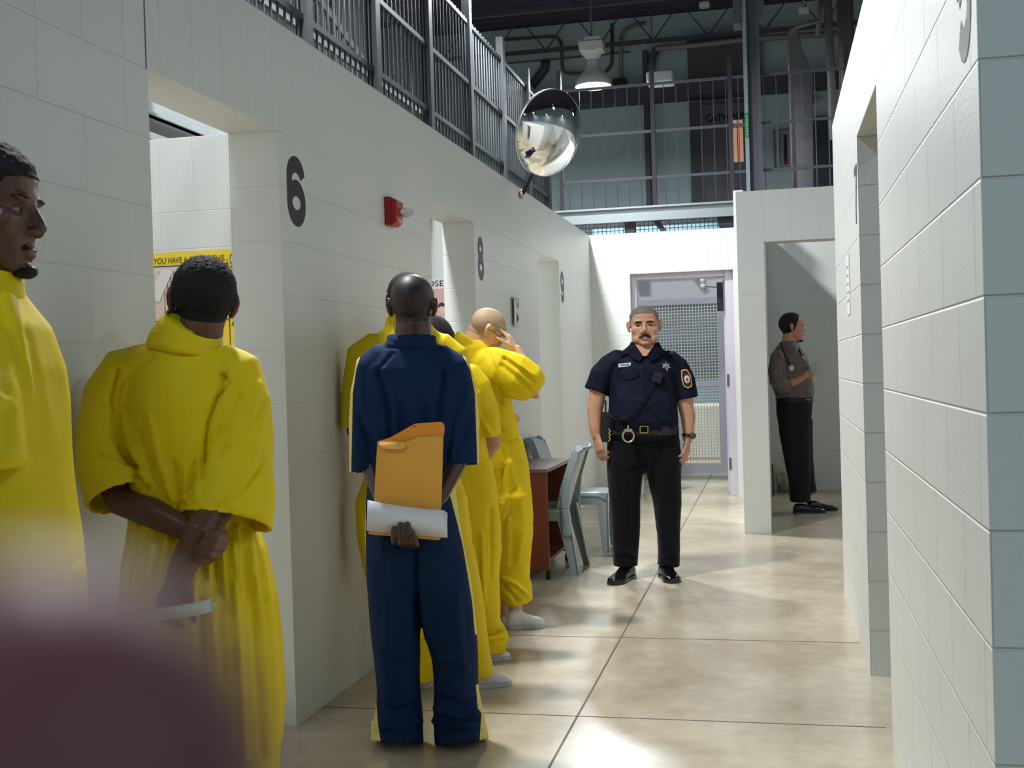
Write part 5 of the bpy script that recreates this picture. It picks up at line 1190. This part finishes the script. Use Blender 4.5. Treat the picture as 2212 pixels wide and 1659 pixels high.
FL = [([(1055, 760), (1070, 800), (1082, 850)], 3, -5), ([(1075, 760), (1110, 780), (1150, 810)], 5, 5), ([(1085, 790), (1120, 820), (1150, 850)], 6, -5), ([(1090, 775), (1125, 800), (1155, 825)], 4, -6), ([(1060, 830), (1080, 850), (1085, 870)], 5, -9), ([(1035, 800), (1060, 860)], 7, 5), ([(1050, 870), (1075, 900)], 5, 5), ([(1055, 905), (1085, 930)], 4, -5), ([(1100, 850), (1130, 866)], 5, 4)]
p.garment('uniform_top', G, mYellow, .0065, 3, FL, (.008, 11), 51)
G = Parts()
p.tb(G, [(1070, 960, 0, 60, .12), (1080, 1010, 0, 62, .13), (1088, 1080, 0, 62, .14), (1092, 1130, 0, 60, .14)], seg=30, pw=2.3)
p.tb(G, [(1095, 1070, -.05, 52, .1), (1102, 1150, -.04, 49, .1), (1104, 1210, -.04, 42, .09), (1110, 1250, -.04, 34, .085), (1114, 1272, -.04, 36, .1), (1118, 1296, -.03, 34, .11)], seg=28, hollow=.05)
p.tb(G, [(1072, 1090, .08, 46, .1), (1075, 1200, .08, 38, .09), (1080, 1290, .08, 34, .09)], seg=26, hollow=.03)
FL = [([(1090, 1250), (1115, 1262), (1150, 1295)], 4, 7), ([(1085, 1262), (1110, 1290), (1120, 1302)], 4, -7), ([(1100, 1000), (1098, 1060), (1085, 1120)], 6, 7), ([(1085, 1010), (1085, 1080)], 5, -8), ([(1120, 1060), (1130, 1130), (1120, 1210)], 7, 5), ([(1100, 1120), (1096, 1220)], 5, 5), ([(1090, 960), (1110, 1040)], 6, 5)]
p.garment('uniform_trousers', G, mYellow, .007, 3, FL, (.009, 9), 53)
a = p.P(1096, 1345, -.05); b_ = p.P(1176, 1340, -.02); b_.z = 0; shoe(p, a, b_, mShoeW, h=.095, w=.046); a = p.P(1072, 1330, .12); b_ = p.P(1100, 1330, .22); shoe(p, a, b_, mShoeW, h=.095)

# ================= person 7: the officer =================
p = Person('moustached officer in dark navy short-sleeved uniform standing in the corridor facing us', 7.2, (1392, 1246), mSkinTan)
k = p.k
p.tb(p.B, [(1390, 775, 0, 55, .07), (1390, 830, 0, 62, .1), (1390, 900, 0, 64, .11), (1390, 950, 0, 58, .08), (1392, 972, 0, 50, .06)])
p.tb(p.B, [(1392, 785, 0, 40, .06), (1392, 760, -.005, 28, .06), (1392, 735, 0, 27, .058), (1392, 715, .01, 26, .055)])
for x0, x1 in ((1352, 1352), (1435, 1445)): p.tb(p.B, [((x0+1392)/2, 955, 0, 20, .05), (x0, 1000, 0, 25, .06), (x1, 1120, 0, 20, .05), (x1, 1225, 0, 13, .035)])
h7 = Head(p, p.P(1392, 704, .0), -cF-cR*.12+Vector((0, 0, .02)), cU-cR*.05, S=1.09, wide=1.12, jaw=1)
p.tb(p.B, [(1318, 790, 0, 20, .05), (1292, 845, -.01, 18.5, .045), (1285, 885, -.02, 17, .04), (1286, 925, -.04, 13, .032), (1289, 945, -.045, 10.5, .024)])
p.tb(p.B, [(1462, 790, 0, 20, .05), (1476, 850, -.01, 18.5, .045), (1486, 900, -.02, 16, .038), (1487, 935, -.035, 12, .03), (1485, 950, -.04, 10.5, .024)])
a = p.P(1289, 943, -.045); hand(p.B, a, p.P(1296, 975, -.07)-a, cR*.8+cF*.5, -1, curl=(.28, .33, .38, .45), L=.185, sc=1.05, tcurl=.3)
a = p.P(1486, 950, -.04); hand(p.B, a, p.P(1480, 985, -.06)-a, -cR*.8+cF*.5, 1, curl=(.2, .28, .34, .4), L=.185, sc=1.05, tcurl=.2)
p.body(.0042, 3); h7.eyes(.22)
def hair7(q):
    x, y, z = q[:, 0], q[:, 1], q[:, 2]
    line = np.where(y > 0, np.interp(y, [0, .035, .06, .075, .1], [-.012, .014, .05, .063, .066]), np.interp(y, [-.1, -.03, 0], [-.055, -.04, -.012]))
    m = smooth01(z-line, -.003, .02); ear = ((np.abs(x) > .075) & (y > -.03) & (y < .01) & (z < .03)); return np.where(ear, -1, m-.02)
p.patch('hair', hair7, .0035, mHairGrey, .0012, 220)
def brow7(q):
    x, y, z = np.abs(q[:, 0]), q[:, 1], q[:, 2]
    return np.where((y > .04), 1-((x-.032)/.022)**2-((z-.0175-(.02*(x-.032))+((x-.03)/.03)**2*.004)/.005)**2, -1)
[p.patch('eyebrow', (lambda q, s_=s_: np.where(q[:, 0]*s_ > 0, brow7(q), -1)), .0045, mHairBlk) for s_ in (-1, 1)]
def stash7(q): x, y, z = q[:, 0], q[:, 1], q[:, 2]; return np.where(y > .05, 1-(np.abs(x)/.036)**3-((z+.0575+np.abs(x)*.36)/.0082)**2, -1)
p.patch('moustache', stash7, .006, mat('moustache_dark', (40, 34, 32), .8), .001, 220)
p.patch('lips', lips, .0006, mat('lips_tan', (168, 104, 90), .45))
p.patch('chin_stubble', goatee, .0008, mat('stubble_tan', (142, 112, 96), .6))
G = Parts()
p.tb(G, [(1391, 748, 0, 35, .068), (1391, 760, 0, 50, .075), (1391, 774, 0, 64, .085), (1391, 800, -.01, 73, .115), (1390, 840, -.02, 73, .13), (1389, 880, -.03, 74, .15), (1388, 905, -.03, 76, .155), (1388, 925, -.02, 76, .145), (1389, 938, -.01, 74, .13)], seg=36, pw=2.4)
p.tb(G, [(1342, 776, 0, 25, .07), (1317, 792, 0, 27, .07), (1300, 812, 0, 28, .07), (1287, 846, -.005, 27, .068)], seg=26, hollow=.04)
p.tb(G, [(1441, 778, 0, 25, .07), (1462, 794, 0, 26, .07), (1474, 822, 0, 27, .07), (1482, 862, -.005, 27, .068)], seg=26, hollow=.04)
FL = [([(1388, 770), (1390, 850), (1390, 930)], 2.5, 3), ([(1330, 790), (1322, 840), (1318, 880)], 5, -6), ([(1450, 800), (1462, 850), (1462, 880)], 5, -6), ([(1345, 860), (1400, 872), (1450, 862)], 6, 3), ([(1340, 850), (1330, 900)], 6, 4), ([(1440, 860), (1450, 910)], 5, 4), ([(1400, 890), (1440, 925)], 5, -4), ([(1330, 905), (1360, 930)], 5, -4), ([(1290, 800), (1280, 840)], 4, 3)]
shirt = p.garment('uniform_shirt', G, mPolice, .006, 3, FL, (.006, 12), 61)
G = Parts()
p.tb(G, [(1389, 932, 0, 76, .13), (1390, 960, 0, 79, .13), (1391, 985, 0, 78, .12), (1392, 1002, 0, 66, .11)], seg=34, pw=2.4)
p.tb(G, [(1352, 965, 0, 38, .12), (1351, 1000, 0, 40, .12), (1350, 1040, 0, 38, .11), (1351, 1080, 0, 34, .1), (1352, 1150, 0, 30, .085), (1352, 1222, 0, 27, .085)], seg=26, hollow=.02)
p.tb(G, [(1431, 965, 0, 38, .12), (1433, 1000, 0, 40, .12), (1437, 1040, 0, 36, .11), (1441, 1080, 0, 31, .1), (1444, 1150, 0, 25, .085), (1443, 1222, 0, 25, .085)], seg=26, hollow=.02)
FL = [([(1328, 1200), (1352, 1192), (1378, 1204)], 4, 5), ([(1420, 1190), (1445, 1200), (1466, 1188)], 4, 5), ([(1420, 1205), (1445, 1212)], 3, -4), ([(1355, 1010), (1352, 1180)], 3, 3), ([(1440, 1010), (1445, 1180)], 3, 3), ([(1390, 1000), (1360, 1020)], 5, -4), ([(1400, 1100), (1425, 1130)], 5, 4)]
p.garment('uniform_trousers', G, mPoliceP, .0065, 3, FL, (.007, 9), 63)
for (x0, y0, x1, y1, d) in ((1362, 1228, 1322, 1246, -.03), (1434, 1228, 1456, 1247, -.03)):
    a = p.P(x0, y0, .05); b_ = p.P(x1, y1, -.22); shoe(p, a, b_, mShoeB, h=.085, w=.05, sole=mShoeB)
def front(x, y, up=.0, base=None, off=.004):  # point on the front of the shirt under an image position
    o = base or shirt; d = (cF+cR*((x-1106)/FPX)-cU*((y-829.5)/FPX)).normalized()
    mi = o.matrix_world.inverted(); ok, loc, nn, idx = o.ray_cast(mi @ CAMP, (mi.to_3x3() @ d).normalized())
    if not ok: loc2 = p.P(x, y, -.13); return loc2, -cF
    return o.matrix_world @ loc - cF*off, (o.matrix_world.to_3x3() @ nn).normalized()
bpy.context.view_layer.update()
def decal(per, name, pts, m, base, off=.003, th=.003, parent=None):
    b = MB(); V = [front(x, y, base=base, off=off)[0] for x, y in pts]; b.prism(V, -cF*th); return put(b.build(name, m), parent or per.root)
mCol = mat('uniform_collar', (12, 15, 33), .8, spec=.15)
for sg in (-1, 1):
    b = MB(); L = [(30, 738, .0), (24, 742, -.055), (4, 769, -.105), (12, 781, -.115), (28, 774, -.1), (40, 760, -.06)]
    b.prism([p.P(1393+sg*x_, y_, d_) for x_, y_, d_ in L], -cF*.007); p.put(b.build('collar', mCol, bevel=.002))
b = MB(); b.prism([p.P(1372, 744, -.058), p.P(1414, 744, -.058), p.P(1397, 769, -.1), p.P(1389, 769, -.1)], -cF*.003); p.put(b.build('open_neck', p.skin, bevel=.002))
decal(p, 'pocket_flap', [(1336, 806), (1380, 802), (1382, 812), (1360, 822), (1338, 816)], mCol, shirt, .003, .004)
decal(p, 'pocket_flap', [(1412, 806), (1452, 806), (1452, 816), (1432, 824), (1412, 816)], mCol, shirt, .003, .004)
ep = MB(); 
for xs in ((1338, 1362), (1420, 1446)): decal(p, 'epaulette', [(xs[0], 762), (xs[1], 756), (xs[1]+1, 762), (xs[0]+2, 769)], mCol, shirt, .006, .004)
tc_, _ = front(1349, 788.5, base=shirt, off=.012); ux_ = (cR+cU*.1).normalized(); uy_ = (cU-cR*.1).normalized(); b = MB(); b.prism([tc_-ux_*.038-uy_*.011, tc_+ux_*.038-uy_*.011, tc_+ux_*.038+uy_*.011, tc_-ux_*.038+uy_*.011], cF*.003)
nt = p.put(b.build('name_tag', mat('tag_white', (215, 228, 235), .4)))
put(text_part('name_lettering', 'OFFICER', tc_-ux_*.028-uy_*.0055-cF*.0012, ux_, uy_, .056, .011, mat('tag_ink', (60, 70, 100), .5)), nt)
# seven-pointed star badge
c, nn = front(1438, 792, base=shirt, off=.006); b = MB(); st = []
for i in range(14):
    a = math.pi/2+math.pi*i/7; r = .031 if i % 2 == 0 else .0145; st.append(c+cR*(r*math.cos(a))+cU*(r*math.sin(a)))
b.prism(st, -cF*.003); bd = p.put(b.build('star_badge', mat('badge_silver', (205, 205, 208), .22, .9)))
b = MB().lathe([(.0, .006), (.012, .0055), (.014, .003)], c, 24, -cF); put(b.build('badge_seal', mat('badge_blue_grey', (120, 130, 150), .3, .6), smooth=True), bd)
# shoulder patch
def oval(cx, cy, rx, ry, n=20, tilt=0, hexy=False):
    out = []
    for i in range(n):
        a = 2*math.pi*i/n; u, v_ = rx*math.cos(a), ry*math.sin(a); t_ = math.radians(tilt); out.append((cx+u*math.cos(t_)-v_*math.sin(t_), cy+u*math.sin(t_)+v_*math.cos(t_)))
    return out
sp = [(1471, 800), (1478, 797), (1485, 799), (1492, 812), (1495, 830), (1494, 835), (1486, 839), (1477, 835), (1472, 820)]
o1 = decal(p, 'shoulder_patch', sp, mat('patch_gold', (225, 195, 90), .5), shirt, .004, .002)
decal(p, 'patch_field', [(1483+(x-1483)*.82, 818+(y-818)*.86) for x, y in sp], mat('patch_black', (24, 24, 34), .6), shirt, .0065, .001, o1)
decal(p, 'patch_ring', oval(1483.5, 819, 8.2, 12, tilt=-10), mat('patch_maroon', (120, 28, 40), .6), shirt, .008, .001, o1)
decal(p, 'patch_seal', oval(1483.5, 819, 5.6, 8.4, tilt=-10), mat('patch_white', (225, 220, 215), .6), shirt, .0095, .001, o1)
decal(p, 'patch_emblem', oval(1484, 820, 2.6, 4.4, tilt=-10), mat('patch_blue', (110, 80, 130), .6), shirt, .011, .001, o1)
# radio microphone and coiled cord
rm = MB(); c, _ = front(1420, 815, base=shirt, off=.02); rm.bar(c+cU*.03+cR*.006, c-cU*.035-cR*.012, .055, .035, up=cF)
rmo = p.put(rm.build('radio_microphone', mBlack, bevel=.008, bseg=3))
path = [(1412, 826), (1402, 842), (1392, 860), (1380, 878), (1368, 892), (1352, 904), (1338, 907), (1322, 903), (1310, 896)]
C = [front(x, y, base=shirt, off=.016)[0] if x > 1318 else p.P(x, y, -.16) for x, y in path]
dense = []
for i in range(len(C)-1):
    for j in range(26): dense.append(C[i].lerp(C[i+1], j/26))
dense.append(C[-1]); coil = []; rot = 0
for i, q in enumerate(dense):
    t_ = (dense[min(i+1, len(dense)-1)]-dense[max(i-1, 0)]).normalized(); u = t_.cross(cF).normalized(); w_ = t_.cross(u)
    r = .0075 if i > 30 else .0045; rot += 1.05; coil.append(q+u*(r*math.cos(rot))+w_*(r*math.sin(rot)))
p.put(MB().tube(coil, .0028, 6).build('coiled_cord', mBlack, smooth=True))
# belt, buckle, handcuffs, radio, keys, watch
belt = Parts(); p.tb(belt, [(1388, 920, -.012, 78, .156), (1388, 938, -.012, 78.5, .152)], seg=48, pw=2.4, caps=(0, 0)); me = mesh('belt', belt.v, belt.f, False); p.put(link('belt', me, mat('belt_leather', (22, 17, 18), .3)))
bc = p.P(1391, 928, -.182); b = MB()
for (x0, x1, y0, y1) in ((-.026, .026, .017, .022), (-.026, .026, -.022, -.017), (-.026, -.021, -.022, .022), (.021, .026, -.022, .022)): b.prism([bc+cR*x0+cU*y0, bc+cR*x1+cU*y0, bc+cR*x1+cU*y1, bc+cR*x0+cU*y1], -cF*.005)
p.put(b.build('belt_buckle', mat('brass', (205, 180, 110), .25, .9)))
mCuff = mat('handcuff_steel', (190, 180, 155), .28, .9)
hc = p.P(1357, 942, -.195); b = MB(); b.tube([hc+cR*(.034*math.cos(a))+cU*(.036*math.sin(a)) for a in [2*math.pi*i/32 for i in range(33)]], .0065, 8, caps=False)
b.bar(hc+cU*.035-cR*.022, hc+cU*.035+cR*.022, .018, .03, up=cF); b.tube([hc+cU*.04, hc+cU*.065], .006, 8); p.put(b.build('handcuffs', mCuff, bevel=0))
c = p.P(1308, 925, -.06); b = MB(); b.bar(c+cU*.10, c-cU*.085, .05, .05, up=cF); b.tube([c+cU*.1, c+cU*.17], .006, 8); p.put(b.build('belt_radio', mBlack, bevel=.006))
b = MB()
for i in range(7): b.ball(p.P(1316+(i % 2)*2, 928+i*4, -.1), .006, 8, 6)
p.put(b.build('key_chain', mat('chain_brass', (200, 180, 130), .3, .8), smooth=True))
c = p.P(1486, 941, -.037); b = MB(); ax = (p.P(1485, 950, -.04)-p.P(1488, 930, -.035)).normalized()
b.lathe([(.034, -.01), (.037, -.009), (.037, .009), (.034, .01)], c, 24, ax); wo = p.put(b.build('wristwatch', mBlack, smooth=False))
put(MB().lathe([(.0, .008), (.018, .007), (.02, 0)], c+cR*.026-cF*.03, 20, (cR*.5-cF).normalized()).build('watch_face', mat('watch_glass', (70, 78, 82), .15, .3), smooth=True), wo)

# ================= person 8: man with stethoscope =================
p = Person('person in brown shirt and black trousers standing in the far cell doorway, facing right', 10.1, (1735, 1100), mSkinRose)
p.tb(p.B, [(1705, 765, 0, 30, .13), (1712, 810, 0, 32, .13), (1716, 860, 0, 30, .12), (1714, 900, 0, 30, .11)])
p.tb(p.B, [(1704, 768, 0, 24, .07), (1704, 742, 0, 17, .055), (1708, 722, 0, 16.5, .052), (1711, 708, 0, 16, .05)])
for pts in ([(1708, 890, 0, 24, .08), (1722, 990, -.03, 18, .055), (1722, 1080, -.03, 12, .035)], [(1720, 890, .08, 24, .08), (1735, 990, .08, 18, .055), (1752, 1065, .06, 12, .035)]): p.tb(p.B, pts)
h8 = Head(p, p.P(1711, 707, 0), cR+cF*-.1-Vector((0, 0, .03)), cU+cR*.02, S=1.06)
p.tb(p.B, [(1680, 780, -.13, 14, .05), (1684, 815, -.17, 13, .048), (1695, 830, -.17, 12, .04), (1718, 824, -.16, 9.5, .034), (1738, 813, -.15, 7, .024)])
a = p.P(1738, 813, -.15); hand(p.B, a, p.P(1756, 803, -.15)-a, cF*.6+cR*.35, 1, curl=(.25, .3, .35, .4), L=.18, tcurl=.5)
p.tb(p.B, [(1716, 780, .13, 13, .05), (1730, 820, .15, 12, .04), (1745, 815, .05, 9, .03), (1752, 808, -.04, 7, .022)])
a = p.P(1750, 809, -.05); hand(p.B, a, cR*.5-cF*.8+cU*.2, -cR*.4+cU*.3, -1, curl=(.5, .5, .5, .5), L=.17)
p.body(.0055, 3); h8.eyes(.25)
def hair8(q):
    x, y, z = q[:, 0], q[:, 1], q[:, 2]
    line = np.where(y > 0, np.interp(y, [0, .012, .03, .05, .1], [-.028, -.02, .03, .095, .13]), np.interp(y, [-.1, -.03, 0], [-.06, -.05, -.028]))
    m = smooth01(z-line, -.002, .018); ear = ((np.abs(x) > .075) & (y > -.03) & (y < .008) & (z < .025)); return np.where(ear, -1, m-.02)
p.patch('hair', hair8, .0075, mHairBlk, .002, 130); [p.patch('eyebrow', (lambda q, s_=s_: np.where(q[:, 0]*s_ > 0, brow(q), -1)), .0045, mHairBlk) for s_ in (-1, 1)]; p.patch('goatee', goatee, .005, mHairBlk); p.patch('moustache', stash, .0035, mHairBlk)
G = Parts(); mBrown = mat('brown_shirt_cloth', (104, 88, 86), .55, sheen=.2)
p.tb(G, [(1702, 750, 0, 26, .12), (1702, 768, 0, 36, .17), (1706, 800, 0, 42, .18), (1712, 830, 0, 43, .17), (1716, 850, 0, 42, .165), (1716, 862, 0, 38, .15)], seg=32, pw=2.3)
p.tb(G, [(1704, 756, 0, 24, .075), (1706, 738, 0, 19.5, .066)], seg=24, caps=(0, 0))
p.tb(G, [(1684, 770, -.1, 19, .075), (1679, 800, -.16, 19, .07), (1681, 822, -.18, 19, .07), (1692, 834, -.18, 17, .065), (1707, 832, -.17, 14, .055)], seg=26, hollow=.04)
p.tb(G, [(1712, 772, .12, 17, .07), (1728, 822, .16, 15, .06)], seg=22, hollow=.03)
FL = [([(1680, 780), (1672, 810), (1680, 835)], 3, 5), ([(1694, 780), (1692, 815)], 2.5, -6), ([(1735, 840), (1750, 850)], 3, 6), ([(1740, 825), (1738, 850)], 3, -6), ([(1700, 845), (1720, 850)], 3, 5), ([(1722, 762), (1728, 800)], 1.5, -3)]
sh8 = p.garment('shirt', G, mBrown, .007, 3, FL, (.009, 12), 71)
G = Parts()
p.tb(G, [(1716, 860, 0, 38, .15), (1715, 890, 0, 37, .15), (1717, 920, 0, 34, .13), (1720, 945, 0, 28, .1)], seg=30, pw=2.3)
p.tb(G, [(1713, 880, -.04, 32, .1), (1716, 930, -.045, 33, .1), (1722, 990, -.05, 28, .09), (1727, 1040, -.05, 23, .08), (1728, 1084, -.04, 22, .085)], seg=24, hollow=.02)
p.tb(G, [(1724, 910, .08, 32, .1), (1734, 990, .08, 22, .09), (1742, 1040, .06, 18, .08), (1748, 1066, .05, 17, .08)], seg=24, hollow=.02)
p.garment('trousers', G, mat('black_trousers', (8, 8, 13), .75), .0075, 3, (), (.007, 9), 73)
a = p.P(1714, 1098, -.04); b_ = a+cR*.27-cF*.03; shoe(p, a, b_, mShoeB, h=.08, sole=mShoeB)
a = p.P(1742, 1085, .1); b_ = a+cR*.26-cF*.04; shoe(p, a, b_, mShoeB, h=.085, sole=mShoeB)
belt = Parts(); p.tb(belt, [(1716, 858, 0, 39.5, .156), (1716, 868, 0, 39.5, .156)], seg=40, pw=2.3, caps=(0, 0)); p.put(link('belt', mesh('belt', belt.v, belt.f, False), mat('belt_leather', (22, 17, 18), .3)))
bc = p.P(1745, 863, -.13); p.put(MB().bar(bc-cR*.02, bc+cR*.02, .035, .008, up=cU).build('belt_buckle', mat('buckle_dull', (150, 140, 130), .3, .8)))
bpy.context.view_layer.update()
t = thing('stethoscope', 'black stethoscope with pale disc hanging round the neck of the person in brown', 'stethoscope', p.P(1705, 760, 0))
def f8(x, y, off=.01): q, n_ = front(x, y, base=sh8, off=off); return q
pts = [p.P(1694, 736, .03), p.P(1686, 741, -.05), f8(1689, 750), f8(1694, 762), f8(1699, 775), f8(1705, 788)]
put(MB().tube(pts, .0065, 8).build('tubing', mBlack, smooth=True), t)
put(MB().tube([p.P(1722, 742, -.02), f8(1727, 756), f8(1732, 768)], .006, 8).build('tubing', mBlack, smooth=True), t)
put(MB().tube([f8(1732, 768), f8(1737, 775), f8(1742, 783)], .005, 8).build('ear_tube', mat('steth_metal', (215, 215, 220), .2, .7), smooth=True), t)
c = f8(1709, 795, .012); put(MB().lathe([(0, .009), (.021, .008), (.024, .004), (.024, -.004), (0, -.006)], c, 24, -cF).build('chest_disc', mat('disc_white', (215, 210, 205), .35), smooth=True), t)
t = thing('plastic_cup', 'clear plastic cup held by the person with the stethoscope', 'cup', p.P(1757, 800, -.17))
c = p.P(1757, 806, -.16); put(MB().lathe([(0, -.02), (.03, -.02), (.04, .07), (.038, .07), (.028, -.016), (0, -.016)], c, 24, Vector((0, 0, 1))).build('cup_body', mat('cup_clear', (210, 214, 212), .12, alpha=.55), smooth=True), t)

# ================= photographer's fingertip close to the lens =================
t = thing('finger', 'blurred pinkish fingertip close to the lens, filling the lower left corner', 'finger', at(-60, 1850, .034))
B_ = Parts(); zf = .034; r_f = .0079
c0 = at(15, 1785, zf); B_.ell(c0, cR, cF, cU, (r_f, r_f, r_f), 32, 20); ax = (cR*-.62-cU*.72+cF*-.05).normalized(); tip = c0+ax*.0; r = .008
B_.tube3([c0, c0+ax*.006, c0+ax*.014, c0+ax*.024, c0+ax*.034, c0+ax*.05], [(r*.985, r*.985), (r*1.02, r*.99), (r*1.03, r), (r*.98, r*.98), (r*1.05, r*1.03), (r*1.08, r*1.08)], cF, seg=28)
me = fuse(B_, .0006, 4); v, n = arr(me); setv(me, v); put(link('fingertip', me, mat('finger_skin', (112, 62, 66), .5, sss=.1)), t)
nl = MB(); nl.ball(c0+cF*.0055+ax*.004, .0062, 16, 10, (1, 1, .9)); put(nl.build('fingernail', mat('nail', (130, 80, 80), .3), smooth=True), t)
